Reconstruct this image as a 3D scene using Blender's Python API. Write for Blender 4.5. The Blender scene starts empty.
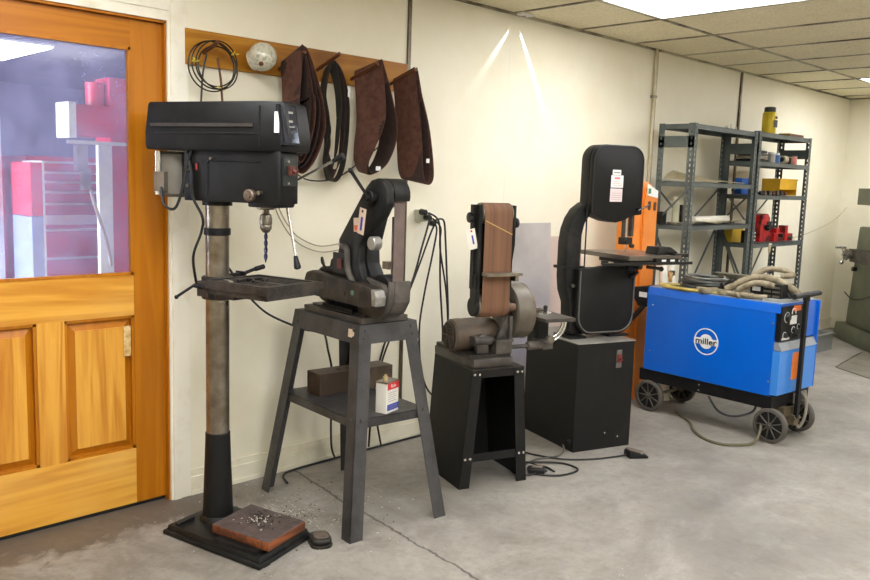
LIGHT, EXPO, SPOT = 13., 0.35, 20.
import bpy, bmesh, math, random
from mathutils import Vector, Matrix, Euler
random.seed(7)
C = bpy.context.scene.collection
sc = bpy.context.scene

# ------------------------------------------------------------------ materials
def lin(c):
    return tuple(((v/255)/12.92 if v/255 <= .04045 else ((v/255+.055)/1.055)**2.4) for v in c)
def new_mat(name):
    m = bpy.data.materials.new(name); m.use_nodes = True
    nt = m.node_tree
    return m, nt, nt.nodes['Principled BSDF']
def N(nt, t, **kw):
    n = nt.nodes.new(t)
    for k, v in kw.items():
        if k in n.inputs.keys(): n.inputs[k].default_value = v
        else: setattr(n, k, v)
    return n
def mat(name, col, rough=.5, metal=0., var=.12, scale=8., bump=.0, bscale=60., spec=.5, col2=None, coat=0., thr=None):
    """plain material: colour broken up by noise, a second colour for wear and dust"""
    m, nt, b = new_mat(name); L = nt.links
    tc = N(nt, 'ShaderNodeTexCoord'); no = N(nt, 'ShaderNodeTexNoise', Scale=scale, Detail=6., Roughness=.6)
    L.new(tc.outputs['Object'], no.inputs['Vector'])
    cr = N(nt, 'ShaderNodeValToRGB')
    a = lin(col); c2 = lin(col2) if col2 else tuple(x*(1-var) for x in a)
    a2 = tuple(min(1, x*(1+var*.6)) for x in a) if not col2 else a
    lo, hi = thr if thr else (.35, .65)
    cr.color_ramp.elements[0].position = lo; cr.color_ramp.elements[1].position = hi
    cr.color_ramp.elements[0].color = (*a2, 1); cr.color_ramp.elements[1].color = (*c2, 1)
    L.new(no.outputs['Fac'], cr.inputs['Fac']); L.new(cr.outputs['Color'], b.inputs['Base Color'])
    b.inputs['Metallic'].default_value = metal; b.inputs['Specular IOR Level'].default_value = spec
    mr = N(nt, 'ShaderNodeMapRange'); mr.inputs['To Min'].default_value = max(.03, rough-.08); mr.inputs['To Max'].default_value = min(1, rough+.1)
    L.new(no.outputs['Fac'], mr.inputs['Value']); L.new(mr.outputs['Result'], b.inputs['Roughness'])
    if coat: b.inputs['Coat Weight'].default_value = coat; b.inputs['Coat Roughness'].default_value = .15
    if bump:
        n2 = N(nt, 'ShaderNodeTexNoise', Scale=bscale, Detail=4.); L.new(tc.outputs['Object'], n2.inputs['Vector'])
        bp = N(nt, 'ShaderNodeBump', Strength=bump, Distance=.01); L.new(n2.outputs['Fac'], bp.inputs['Height']); L.new(bp.outputs['Normal'], b.inputs['Normal'])
    return m
def emit_mat(name, col, s):
    m = bpy.data.materials.new(name); m.use_nodes = True; nt = m.node_tree; nt.nodes.clear()
    e = N(nt, 'ShaderNodeEmission'); e.inputs['Color'].default_value = (*col, 1); e.inputs['Strength'].default_value = s
    o = N(nt, 'ShaderNodeOutputMaterial'); nt.links.new(e.outputs[0], o.inputs[0]); return m
def wood(name, ca, cb, cc, axis='Z', scale=1., rough=.38, rings=9.):
    m, nt, b = new_mat(name); L = nt.links
    tc = N(nt, 'ShaderNodeTexCoord'); mp = N(nt, 'ShaderNodeMapping')
    s = {'Z': (rings, rings, .55), 'X': (.55, rings, rings), 'Y': (rings, .55, rings)}[axis]
    mp.inputs['Scale'].default_value = tuple(v*scale for v in s)
    L.new(tc.outputs['Object'], mp.inputs['Vector'])
    n1 = N(nt, 'ShaderNodeTexNoise', Scale=1.2, Detail=3., Roughness=.5, Distortion=.7); L.new(mp.outputs[0], n1.inputs['Vector'])
    n2 = N(nt, 'ShaderNodeTexNoise', Scale=9., Detail=8., Roughness=.7); L.new(mp.outputs[0], n2.inputs['Vector'])
    n3 = N(nt, 'ShaderNodeTexNoise', Scale=2.2, Detail=3.); L.new(tc.outputs['Object'], n3.inputs['Vector'])
    sn = N(nt, 'ShaderNodeMath', operation='MULTIPLY'); sn.inputs[1].default_value = 26.; L.new(n1.outputs['Fac'], sn.inputs[0])
    si = N(nt, 'ShaderNodeMath', operation='SINE'); L.new(sn.outputs[0], si.inputs[0])
    mr = N(nt, 'ShaderNodeMapRange'); mr.inputs['From Min'].default_value = -1; L.new(si.outputs[0], mr.inputs['Value'])
    mx = N(nt, 'ShaderNodeMix', data_type='FLOAT'); mx.inputs[0].default_value = .55
    L.new(mr.outputs[0], mx.inputs[2]); L.new(n2.outputs['Fac'], mx.inputs[3])
    cr = N(nt, 'ShaderNodeValToRGB'); e = cr.color_ramp.elements
    e[0].position = .15; e[0].color = (*lin(ca), 1); e[1].position = .85; e[1].color = (*lin(cb), 1)
    L.new(mx.outputs[0], cr.inputs['Fac'])
    c2 = N(nt, 'ShaderNodeMix', data_type='RGBA'); c2.inputs[7].default_value = (*lin(cc), 1)
    r2 = N(nt, 'ShaderNodeMapRange'); r2.inputs['From Min'].default_value = .45; r2.inputs['From Max'].default_value = .75; r2.inputs['To Max'].default_value = .7
    L.new(n3.outputs['Fac'], r2.inputs['Value']); L.new(r2.outputs[0], c2.inputs[0]); L.new(cr.outputs['Color'], c2.inputs[6])
    L.new(c2.outputs[2], b.inputs['Base Color']); b.inputs['Roughness'].default_value = rough
    b.inputs['Specular IOR Level'].default_value = .3
    return m

# ------------------------------------------------------------------ mesh builder
def catmull(pts, closed=False, n=8):
    P = [Vector(p) for p in pts]; out = []; k = len(P)
    rng = range(k) if closed else range(k-1)
    for i in rng:
        if closed: a, b, c, d = P[(i-1) % k], P[i], P[(i+1) % k], P[(i+2) % k]
        else: a, b, c, d = P[max(i-1, 0)], P[i], P[i+1], P[min(i+2, k-1)]
        for j in range(n):
            t = j/n
            out.append(.5*((2*b)+(c-a)*t+(2*a-5*b+4*c-d)*t*t+(3*b-a-3*c+d)*t*t*t))
    if not closed: out.append(P[-1])
    return out
class B:
    def __init__(s): s.bm = bmesh.new(); s.mi = 0
    def _fin(s, faces, bev=0., seg=2, M=None):
        fs = [f for f in faces if f.is_valid]
        vs = list({v for f in fs for v in f.verts})
        if bev > 0:
            es = [e for e in {e for f in fs for e in f.edges} if len(e.link_faces) == 2 and e.calc_face_angle(0) > .35]
            r = bmesh.ops.bevel(s.bm, geom=es, offset=bev, segments=seg, affect='EDGES', profile=.5, clamp_overlap=True)
            # new geometry is connected to vs: flood
            seen = set(); st = [f for f in r['faces']] + [f for f in fs if f.is_valid]
            while st:
                f = st.pop()
                if f in seen: continue
                seen.add(f)
                for e in f.edges:
                    for g in e.link_faces:
                        if g not in seen: st.append(g)
            fs = list(seen); vs = list({v for f in fs for v in f.verts})
        for f in fs: f.material_index = s.mi
        if M is not None: bmesh.ops.transform(s.bm, matrix=M, verts=vs)
        return s
    def box(s, x0, x1, y0, y1, z0, z1, bev=0., seg=2, M=None):
        v = [s.bm.verts.new((x, y, z)) for x in (x0, x1) for y in (y0, y1) for z in (z0, z1)]
        q = [(0, 1, 3, 2), (4, 6, 7, 5), (0, 4, 5, 1), (2, 3, 7, 6), (0, 2, 6, 4), (1, 5, 7, 3)]
        return s._fin([s.bm.faces.new([v[i] for i in a]) for a in q], bev, seg, M)
    def hull8(s, lo, hi, bev=0., M=None):
        """box between two quads (lists of 4 points in the same order)"""
        v = [s.bm.verts.new(p) for p in lo] + [s.bm.verts.new(p) for p in hi]
        fs = [s.bm.faces.new([v[3], v[2], v[1], v[0]]), s.bm.faces.new(v[4:8])]
        for i in range(4):
            j = (i+1) % 4; fs.append(s.bm.faces.new([v[i], v[j], v[4+j], v[4+i]]))
        bmesh.ops.recalc_face_normals(s.bm, faces=fs)
        return s._fin(fs, bev, 2, M)
    def prism(s, poly, ax, a, b, bev=0., seg=2, M=None):
        """polygon in the two other axes, extruded from a to b along ax (0,1,2)"""
        def P(u, w, t):
            return (t, u, w) if ax == 0 else ((u, t, w) if ax == 1 else (u, w, t))
        lo = [s.bm.verts.new(P(u, w, a)) for u, w in poly]; hi = [s.bm.verts.new(P(u, w, b)) for u, w in poly]
        fs = [s.bm.faces.new(lo), s.bm.faces.new(hi[::-1])]; n = len(poly)
        for i in range(n):
            j = (i+1) % n; fs.append(s.bm.faces.new([lo[j], lo[i], hi[i], hi[j]]))
        bmesh.ops.recalc_face_normals(s.bm, faces=fs)
        return s._fin(fs, bev, seg, M)
    def lathe(s, prof, o=(0, 0, 0), d=(0, 0, 1), seg=24, M=None):
        """profile of (radius, height) turned about the axis d from o"""
        o = Vector(o); d = Vector(d).normalized(); q = Vector((0, 0, 1)).rotation_difference(d)
        X, Y = q @ Vector((1, 0, 0)), q @ Vector((0, 1, 0)); rings = []; fs = []
        for r, h in prof:
            if r < 1e-6: rings.append([s.bm.verts.new(o+d*h)])
            else: rings.append([s.bm.verts.new(o+d*h+X*r*math.cos(2*math.pi*i/seg)+Y*r*math.sin(2*math.pi*i/seg)) for i in range(seg)])
        for A, Bq in zip(rings, rings[1:]):
            for i in range(seg):
                j = (i+1) % seg
                if len(A) == 1 and len(Bq) == 1: continue
                if len(A) == 1: fs.append(s.bm.faces.new([A[0], Bq[i], Bq[j]]))
                elif len(Bq) == 1: fs.append(s.bm.faces.new([A[i], A[j], Bq[0]]))
                else: fs.append(s.bm.faces.new([A[i], A[j], Bq[j], Bq[i]]))
        if len(rings[0]) > 1: fs.append(s.bm.faces.new(rings[0][::-1]))
        if len(rings[-1]) > 1: fs.append(s.bm.faces.new(rings[-1]))
        return s._fin(fs, 0, 2, M)
    def cyl(s, p0, p1, r0, r1=None, seg=20, ch=0., M=None):
        p0 = Vector(p0); p1 = Vector(p1); h = (p1-p0).length; r1 = r0 if r1 is None else r1
        pr = [(r0, 0), (r1, h)] if not ch else [(r0-ch, 0), (r0, ch), (r1, h-ch), (r1-ch, h)]
        return s.lathe(pr, p0, p1-p0, seg, M)
    def tube(s, pts, r, seg=8, smooth=True, closed=False, n=7, M=None):
        P = catmull(pts, closed, n) if smooth else [Vector(p) for p in pts]
        k = len(P); rr = r if callable(r) else (lambda t: r)
        rings = []; prev = None; fs = []
        for i, p in enumerate(P):
            t = (P[(i+1) % k]-P[i-1]) if closed else (P[min(i+1, k-1)]-P[max(i-1, 0)])
            t = t.normalized() if t.length > 1e-9 else Vector((0, 0, 1))
            if prev is None:
                a = Vector((0, 0, 1)) if abs(t.z) < .9 else Vector((1, 0, 0)); u = t.cross(a).normalized()
            else:
                u = prev - t*prev.dot(t); u.normalize()
            prev = u; w = t.cross(u); R = rr(i/(k-1))
            rings.append([s.bm.verts.new(p+u*R*math.cos(2*math.pi*j/seg)+w*R*math.sin(2*math.pi*j/seg)) for j in range(seg)])
        m = k if closed else k-1
        for i in range(m):
            A, Q = rings[i], rings[(i+1) % k]
            for j in range(seg):
                l = (j+1) % seg; fs.append(s.bm.faces.new([A[j], A[l], Q[l], Q[j]]))
        if not closed: fs.append(s.bm.faces.new(rings[0][::-1])); fs.append(s.bm.faces.new(rings[-1]))
        bmesh.ops.recalc_face_normals(s.bm, faces=fs)
        return s._fin(fs, 0, 2, M)
    def strip(s, A, Q, th=.0, closed=True, M=None):
        """ribbon between two equally long point lists, thickened inwards by th"""
        k = len(A); A = [Vector(p) for p in A]; Q = [Vector(p) for p in Q]; nr = []
        for i in range(k):
            t = A[(i+1) % k]-A[i-1] if closed else A[min(i+1, k-1)]-A[max(i-1, 0)]
            w = Q[i]-A[i]; nr.append(t.cross(w).normalized())
        o = [[s.bm.verts.new(p) for p in A], [s.bm.verts.new(p) for p in Q],
             [s.bm.verts.new(p+n*th) for p, n in zip(Q, nr)], [s.bm.verts.new(p+n*th) for p, n in zip(A, nr)]]
        fs = []
        for i in range(k if closed else k-1):
            j = (i+1) % k
            for a in range(4):
                b = (a+1) % 4; fs.append(s.bm.faces.new([o[a][i], o[a][j], o[b][j], o[b][i]]))
        if not closed:
            fs.append(s.bm.faces.new([o[a][0] for a in range(4)])); fs.append(s.bm.faces.new([o[a][-1] for a in (3, 2, 1, 0)]))
        bmesh.ops.recalc_face_normals(s.bm, faces=fs)
        return s._fin(fs, 0, 2, M)
    def ball(s, c, r, sc_=(1, 1, 1), u=16, v=10, M=None):
        prof = [(r*math.sin(math.pi*i/v), -r*math.cos(math.pi*i/v)) for i in range(v+1)]
        T = Matrix.Translation(c) @ Matrix.Diagonal((*sc_, 1))
        if M is not None: T = M @ T
        return s.lathe(prof, (0, 0, 0), (0, 0, 1), u, T)
def R(deg, ax='Z', o=(0, 0, 0)):
    o = Vector(o); return Matrix.Translation(o) @ Matrix.Rotation(math.radians(deg), 4, ax) @ Matrix.Translation(-o)
def obj(name, b, m, parent=None, smooth=True, label=None):
    me = bpy.data.meshes.new(name)
    bmesh.ops.recalc_face_normals(b.bm, faces=b.bm.faces[:])
    b.bm.to_mesh(me); b.bm.free()
    o = bpy.data.objects.new(name, me); C.objects.link(o)
    for x in (m if isinstance(m, (list, tuple)) else [m]): me.materials.append(x)
    if smooth:
        me.polygons.foreach_set('use_smooth', [True]*len(me.polygons))
        me.set_sharp_from_angle(angle=math.radians(33))
    if parent is not None: o.parent = parent
    if label: o['label'] = label
    return o
def thing(name, label, cat, loc=(0, 0, 0), rz=0., group=None):
    o = bpy.data.objects.new(name, None); C.objects.link(o); o.empty_display_size = .1
    o.location = loc; o.rotation_euler = (0, 0, math.radians(rz)); o['label'] = label; o['category'] = cat
    if group: o['group'] = group
    return o
def tag(o, label, cat, group=None, kind=None):
    o['label'] = label; o['category'] = cat
    if group: o['group'] = group
    if kind: o['kind'] = kind
    return o
def struct(name, b, m, parent=None, smooth=False):
    o = obj(name, b, m, parent, smooth)
    if parent is None: o['kind'] = 'structure'
    return o
def at(o, loc, rz=0.):
    o.location = loc; o.rotation_euler = (0, 0, math.radians(rz)); return o
def text(name, s, size, m, parent, M, ext=.0006, sx=1., bold=0., label=None):
    cu = bpy.data.curves.new(name, 'FONT'); cu.body = s; cu.size = size; cu.extrude = ext; cu.align_x = 'CENTER'; cu.align_y = 'CENTER'; cu.offset = bold
    t = bpy.data.objects.new(name, cu); C.objects.link(t)
    dg = bpy.context.evaluated_depsgraph_get(); me = bpy.data.meshes.new_from_object(t.evaluated_get(dg))
    bpy.data.objects.remove(t); o = bpy.data.objects.new(name, me); C.objects.link(o)
    me.transform(M @ Matrix.Diagonal((sx, 1, 1, 1))); me.materials.clear(); me.materials.append(m); o.parent = parent
    if label: o['label'] = label
    return o
def copy_thing(root, loc, rz, label=None):
    r = root.copy(); C.objects.link(r); r.location = loc; r.rotation_euler = (0, 0, rz)
    if label: r['label'] = label
    for ch in list(root.children):
        c = ch.copy(); C.objects.link(c); c.parent = r
        for g in ch.children:
            d = g.copy(); C.objects.link(d); d.parent = c
    return r
def rrect(x0, x1, z0, z1, r, n=6, corners=(1, 1, 1, 1)):
    """rounded rectangle, corners: bottom left, bottom right, top right, top left"""
    out = []
    for k, (cx, cz, a0) in enumerate(((x0, z0, 180), (x1, z0, 270), (x1, z1, 0), (x0, z1, 90))):
        rr = r*corners[k]
        if rr <= 0: out.append((cx, cz)); continue
        ox = cx + (rr if cx == x0 else -rr); oz = cz + (rr if cz == z0 else -rr)
        for i in range(n+1):
            a = math.radians(a0+90*i/n); out.append((ox+rr*math.cos(a), oz+rr*math.sin(a)))
    return out

# ------------------------------------------------------------------ palette
black = mat('black_paint', (13, 13, 15), .45, 0, .3, 14, .12, 220, spec=.28, col2=(27, 27, 29), thr=(.45, .8))
black2 = mat('worn_black_paint', (20, 20, 20), .5, 0, .3, 9, .1, 150, spec=.3, col2=(56, 53, 50), thr=(.5, .85))
grey_cast = mat('grey_cast_iron', (62, 58, 54), .5, .2, .3, 10, .15, 120, col2=(108, 100, 92), thr=(.4, .8))
grime = mat('grimy_iron', (34, 30, 28), .5, .25, .3, 12, .25, 90, col2=(82, 72, 62), thr=(.42, .8))
stand_m = mat('grey_hammered_steel', (70, 69, 70), .42, .25, .25, 9, .2, 90, col2=(40, 38, 37), thr=(.42, .75))
cabinet_m = mat('black_powder_coat', (18, 17, 17), .5, 0, .3, 5, .2, 260, spec=.3, col2=(40, 37, 34), thr=(.55, .9))
steel = mat('machined_steel', (150, 143, 132), .3, .85, .2, 9, col2=(92, 84, 72), thr=(.4, .75))
column_m = mat('column_steel', (158, 150, 138), .28, .85, .2, 7, col2=(98, 84, 66), thr=(.35, .7))
bright = mat('bright_steel', (205, 203, 198), .22, .9, .1, 12)
rubber = mat('black_rubber', (14, 14, 16), .6, 0, .2, 20)
cable_m = mat('black_cable', (14, 14, 16), .5, 0, .2, 20)
plastic = mat('black_plastic', (16, 16, 18), .35, 0, .15, 20)
white_l = mat('white_label', (225, 225, 222), .5, 0, .04, 20)
red_m = mat('red_ink', (190, 40, 40), .5, 0, .1, 20)
blue_ink = mat('blue_ink', (40, 60, 160), .5, 0, .1, 20)
tag_m = mat('manila_tag', (214, 190, 165), .7, 0, .08, 20)
tag_w = mat('white_tag', (232, 226, 214), .7, 0, .05, 20)
grey_ink = mat('grey_ink', (120, 118, 124), .6, 0, .05, 20)
dark_ink = mat('dark_ink', (25, 25, 34), .6, 0, .05, 20)
# ------------------------------------------------------------------ the room
CH = 2.4525; XE = 9.43; XW = -1.6; YB = -6.2
# wall paint
wm, nt, b_ = new_mat('cream_wall_paint'); L = nt.links
tc = N(nt, 'ShaderNodeTexCoord'); n1 = N(nt, 'ShaderNodeTexNoise', Scale=1.6, Detail=5., Roughness=.65); n2 = N(nt, 'ShaderNodeTexNoise', Scale=30., Detail=5., Roughness=.7)
L.new(tc.outputs['Object'], n1.inputs[0]); L.new(tc.outputs['Object'], n2.inputs[0])
cr = N(nt, 'ShaderNodeValToRGB'); cr.color_ramp.elements[0].position = .4; cr.color_ramp.elements[1].position = .75
cr.color_ramp.elements[0].color = (*lin((238, 232, 212)), 1); cr.color_ramp.elements[1].color = (*lin((230, 222, 196)), 1)
L.new(n1.outputs['Fac'], cr.inputs[0]); L.new(cr.outputs[0], b_.inputs['Base Color']); b_.inputs['Roughness'].default_value = .55
bp = N(nt, 'ShaderNodeBump', Strength=.12, Distance=.01); L.new(n2.outputs['Fac'], bp.inputs['Height']); L.new(bp.outputs[0], b_.inputs['Normal'])
# floor: worn concrete with stains, specks and the long crack
fm, nt, b_ = new_mat('worn_concrete'); L = nt.links
tc = N(nt, 'ShaderNodeTexCoord')
def noi(s, d=6., r=.6, dist=0.):
    n = N(nt, 'ShaderNodeTexNoise', Scale=s, Detail=d, Roughness=r, Distortion=dist); L.new(tc.outputs['Object'], n.inputs[0]); return n
def mixc(fac, a, c):
    m = N(nt, 'ShaderNodeMix', data_type='RGBA'); L.new(fac, m.inputs[0])
    if isinstance(a, tuple): m.inputs[6].default_value = (*lin(a), 1)
    else: L.new(a, m.inputs[6])
    if isinstance(c, tuple): m.inputs[7].default_value = (*lin(c), 1)
    else: L.new(c, m.inputs[7])
    return m.outputs[2]
def rng(o, a, c, lo=0., hi=1.):
    m = N(nt, 'ShaderNodeMapRange'); m.inputs['From Min'].default_value = a; m.inputs['From Max'].default_value = c; m.inputs['To Min'].default_value = lo; m.inputs['To Max'].default_value = hi
    L.new(o, m.inputs['Value']); return m.outputs[0]
base = mixc(rng(noi(1.3, 5, .6).outputs['Fac'], .3, .7), (120, 114, 106), (150, 144, 134))
base = mixc(rng(noi(3.6, 10, .78, .5).outputs['Fac'], .50, .66, 0, .5), base, (104, 97, 86))
base = mixc(rng(noi(.9, 9, .7, 1.2).outputs['Fac'], .5, .62, 0, .5), base, (166, 160, 152))
base = mixc(rng(noi(19, 10, .85).outputs['Fac'], .47, .64, 0, .6), base, (112, 108, 104))
# greasier, darker strip next to the door
sx = N(nt, 'ShaderNodeSeparateXYZ'); L.new(tc.outputs['Object'], sx.inputs[0])
def math2(op, a, c):
    m = N(nt, 'ShaderNodeMath', operation=op)
    for i, v in enumerate((a, c)):
        if v is None: continue
        if isinstance(v, (int, float)): m.inputs[i].default_value = v
        else: L.new(v, m.inputs[i])
    return m.outputs[0]
ds = noi(5., 6, .65, 1.)
nearw = math2('MULTIPLY', rng(math2('ADD', sx.outputs['Y'], math2('MULTIPLY', ds.outputs['Fac'], .7)), .10, .17), rng(sx.outputs['X'], 2.4, 1.7))
base = mixc(math2('MULTIPLY', nearw, .75), base, (74, 62, 50))
blot = math2('MULTIPLY', rng(noi(1.7, 9, .75, 1.4).outputs['Fac'], .5, .62), rng(sx.outputs['X'], 3.2, 2.0))
base = mixc(math2('MULTIPLY', blot, .5), base, (92, 84, 74))
# light specks
vo = N(nt, 'ShaderNodeTexVoronoi', Scale=34.); L.new(tc.outputs['Object'], vo.inputs['Vector'])
spk = math2('MULTIPLY', rng(vo.outputs['Distance'], .12, .06), rng(noi(2.1, 4).outputs['Fac'], .52, .66))
base = mixc(math2('MULTIPLY', spk, .6), base, (214, 208, 196))
vo2 = N(nt, 'ShaderNodeTexVoronoi', Scale=17.); L.new(tc.outputs['Object'], vo2.inputs['Vector'])
spk2 = math2('MULTIPLY', rng(vo2.outputs['Distance'], .07, .03), rng(noi(1.1, 4).outputs['Fac'], .5, .6))
base = mixc(math2('MULTIPLY', spk2, .6), base, (70, 62, 54))
# crack
cn = noi(5., 8, .7); cx = math2('ADD', sx.outputs['X'], math2('MULTIPLY', math2('SUBTRACT', cn.outputs['Fac'], .5), .09))
cx = math2('ADD', cx, math2('MULTIPLY', math2('ABSOLUTE', math2('ADD', sx.outputs['Y'], .62), None), -.0))
dl = math2('ABSOLUTE', math2('SUBTRACT', cx, math2('ADD', 2.26, math2('MULTIPLY', math2('ADD', sx.outputs['Y'], .67), .11))), None)
crk = rng(dl, .009, .003); base = mixc(math2('MULTIPLY', crk, .8), base, (62, 54, 50))
L.new(base, b_.inputs['Base Color'])
L.new(rng(noi(4., 5).outputs['Fac'], .3, .7, .38, .68), b_.inputs['Roughness'])
bp = N(nt, 'ShaderNodeBump', Strength=.25, Distance=.004); L.new(math2('SUBTRACT', noi(40., 6).outputs['Fac'], math2('MULTIPLY', crk, 2.)), bp.inputs['Height']); L.new(bp.outputs[0], b_.inputs['Normal'])
# ceiling tiles
tm, nt, b_ = new_mat('ceiling_tile'); L = nt.links; tc = N(nt, 'ShaderNodeTexCoord')
a1 = noi(70., 5, .8); a2 = noi(1.5, 4)
tcol = mixc(rng(a1.outputs['Fac'], .5, .66), (238, 230, 200), (196, 184, 150)); tcol = mixc(rng(a2.outputs['Fac'], .4, .8, 0, .5), tcol, (206, 196, 164))
L.new(tcol, b_.inputs['Base Color']); b_.inputs['Roughness'].default_value = .9
bp = N(nt, 'ShaderNodeBump', Strength=.5, Distance=.004); L.new(a1.outputs['Fac'], bp.inputs['Height']); L.new(bp.outputs[0], b_.inputs['Normal'])
grid_m = mat('ceiling_grid', (176, 168, 146), .5, 0, .3, 3, col2=(90, 80, 62), thr=(.45, .6))
trim_m = mat('cream_trim_paint', (238, 232, 216), .45, 0, .1, 6, col2=(212, 200, 170), thr=(.5, .85))
base_m = mat('cream_baseboard_paint', (232, 226, 204), .5, 0, .1, 5, col2=(196, 184, 150), thr=(.5, .8))

struct('floor', B().box(XW, XE+.1, YB, .16, -.1, 0), fm)
w = B(); DX0, DX1, DZ = .72, 1.70, 2.075
w.box(XW, DX0, 0, .14, 0, CH+.12).box(DX1, XE+.1, 0, .14, 0, CH+.12).box(DX0, DX1, 0, .14, DZ, CH+.12)
struct('wall_back', w, wm)
struct('wall_right', B().box(XE, XE+.12, YB, 0, 0, CH+.12), wm)
struct('wall_left', B().box(XW-.12, XW, YB, .14, 0, CH+.12), wm)
struct('wall_front', B().box(XW, XE, YB-.12, YB, 0, CH+.12), wm)
# ceiling: tiles with real gaps for the light fittings
GX0, GS = 4.5527, .6548
gx = [GX0+GS*k for k in range(-10, 8)]; gx = [x for x in gx if XW < x < XE]
gy = [-.604-1.31*k for k in range(5) if -.604-1.31*k > YB]
lights = [(3.898, -.604), (7.827, -.604), (3.898, -3.224), (.624, -3.224), (1.279, -.604-1.31*3+1.31), (7.172, -3.224), (5.8625, -4.534)]
lights = [(3.898, -.604), (7.827, -.604), (.624, -3.224), (3.898, -3.224), (7.172, -3.224), (1.279, -1.914), (.624, -.604), (6.5173, -1.914), (-.031, -3.224), (2.5885, -3.224)]  # seen and inferred panels first, then unseen panels added to brighten the room
xs = [XW]+gx+[XE]; ys = [0]+gy+[YB]
cb = B()
for i in range(len(xs)-1):
    for j in range(len(ys)-1):
        if any(abs(xs[i]-a) < .02 and abs(ys[j]-c) < .02 for a, c in lights): continue
        cb.box(xs[i], xs[i+1], ys[j+1], ys[j], CH, CH+.03)
cb.box(XW, XE, YB, 0, CH+.1, CH+.12)
struct('ceiling', cb, tm)
g = B()
for x in gx: g.box(x-.011, x+.011, YB, 0, CH-.006, CH+.002)
for y in gy: g.box(XW, XE, y-.011, y+.011, CH-.0065, CH+.002)
g.box(XW, XE, -.02, 0, CH-.012, CH); g.box(XE-.02, XE, YB, 0, CH-.012, CH)
struct('trim_1', g, grid_m)
lens_m = emit_mat('light_lens', (.985, .99, 1.), LIGHT)
for k, (x, y) in enumerate(lights):
    t = thing('ceiling_light', ['recessed ceiling light panel nearest the camera, above the wall with the machines', 'recessed ceiling light panel at the far right end of the ceiling',
        'recessed ceiling light panel behind the camera, left', 'recessed ceiling light panel behind the camera, middle', 'recessed ceiling light panel behind the camera, right', 'added fill light panel in the ceiling above the camera, before the door', 'added fill light panel in the ceiling left of the door', 'added fill light panel in the ceiling out over the floor before the shelving', 'added fill light panel in the ceiling, back left corner behind the camera', 'added fill light panel in the ceiling out over the floor before the grinder stand'][k], 'ceiling light', (x+GS/2, y-.655, CH))
    obj('diffuser', B().box(-GS/2+.02, GS/2-.02, -.635, .635, .0, .012), lens_m, t, False)
    fr = B()
    fr.box(-GS/2+.002, -GS/2+.02, -.653, .653, -.004, .04).box(GS/2-.02, GS/2-.002, -.653, .653, -.004, .04).box(-GS/2+.02, GS/2-.02, .635, .653, -.004, .04).box(-GS/2+.02, GS/2-.02, -.653, -.635, -.004, .04)
    obj('frame', fr, white_l, t, False)
# door casing and baseboards
def casing(name, lo, hi, z0, z1, vertical=True):
    b = B()
    if vertical:
        b.box(lo, hi, -.014, 0, z0, z1, .003); b.box(lo+.012 if name != 'trim_3' else lo+.05, hi-.05 if name != 'trim_3' else hi-.012, -.021, -.010, z0, z1, .004)
    else:
        b.box(lo, hi, -.014, 0, z0, z1, .003); b.box(lo, hi, -.021, -.010, z0+.04, z1-.012, .004)
    return struct(name, b, trim_m, None, True)
casing('trim_2', 1.695, 1.79, 0, 2.165)
casing('trim_3', .625, .72, 0, 2.165)
casing('trim_4', .72, 1.695, 2.07, 2.165, False)
struct('baseboard_back', B().box(1.79, XE, -.014, 0, 0, .085, .002).box(1.79, XE, -.009, 0, .085, .115, .003).box(1.79, XE, -.018, 0, 0, .02, .003), base_m, None, True)
struct('baseboard_right', B().box(XE-.014, XE, YB, -.014, 0, .085, .002).box(XE-.009, XE, YB, -.014, .085, .115, .003), base_m, None, True)
# wall panel battens and pipe
dark_strip = mat('tarnished_strip', (116, 104, 84), .4, .5, .2, 3, col2=(70, 60, 48), thr=(.4, .6))
pale_pipe = mat('painted_conduit', (200, 190, 160), .4, .2, .1, 4, col2=(150, 138, 100), thr=(.5, .7))
struct('trim_5', B().box(3.055, 3.066, -.010, 0, .115, CH).box(3.066, 3.080, -.006, 0, .115, CH), [dark_strip], None)
struct('trim_6', B().box(6.88, 6.905, -.014, 0, .115, CH), dark_strip, None)
struct('trim_7', B().box(5.535, 5.547, -.008, 0, .115, CH), dark_strip, None)
t = thing('conduit_pipe', 'pale painted conduit pipe running up the wall behind the shelving', 'pipe', (5.50, -.018, 0))
obj('pipe', B().cyl((0, 0, .2), (0, 0, CH), .014, seg=16), pale_pipe, t)
for z in (.9, 2.1): obj('pipe_clip', B().box(-.022, .022, .004, .017, z, z+.02, .002).box(-.016, .016, -.017, .0, z, z+.02, .002), steel, t)
# faint panel seam in the wall
struct('trim_8', B().box(3.886, 3.889, -.0010, 0, .115, CH), wm)
# small ceiling clip, where added spots imitate two reflected streaks on the wall
t = thing('ceiling_clip', 'tiny white clip at the ceiling edge where two added light streaks start', 'lamp', (3.93, -.06, CH))
obj('clip', B().box(-.04, .05, -.03, .02, -.02, -.006, .003), white_l, t)
obj('lens', B().cyl((0, 0, -.021), (0, 0, -.026), .012), bright, t)  # lens invented to go with the added spots

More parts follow.
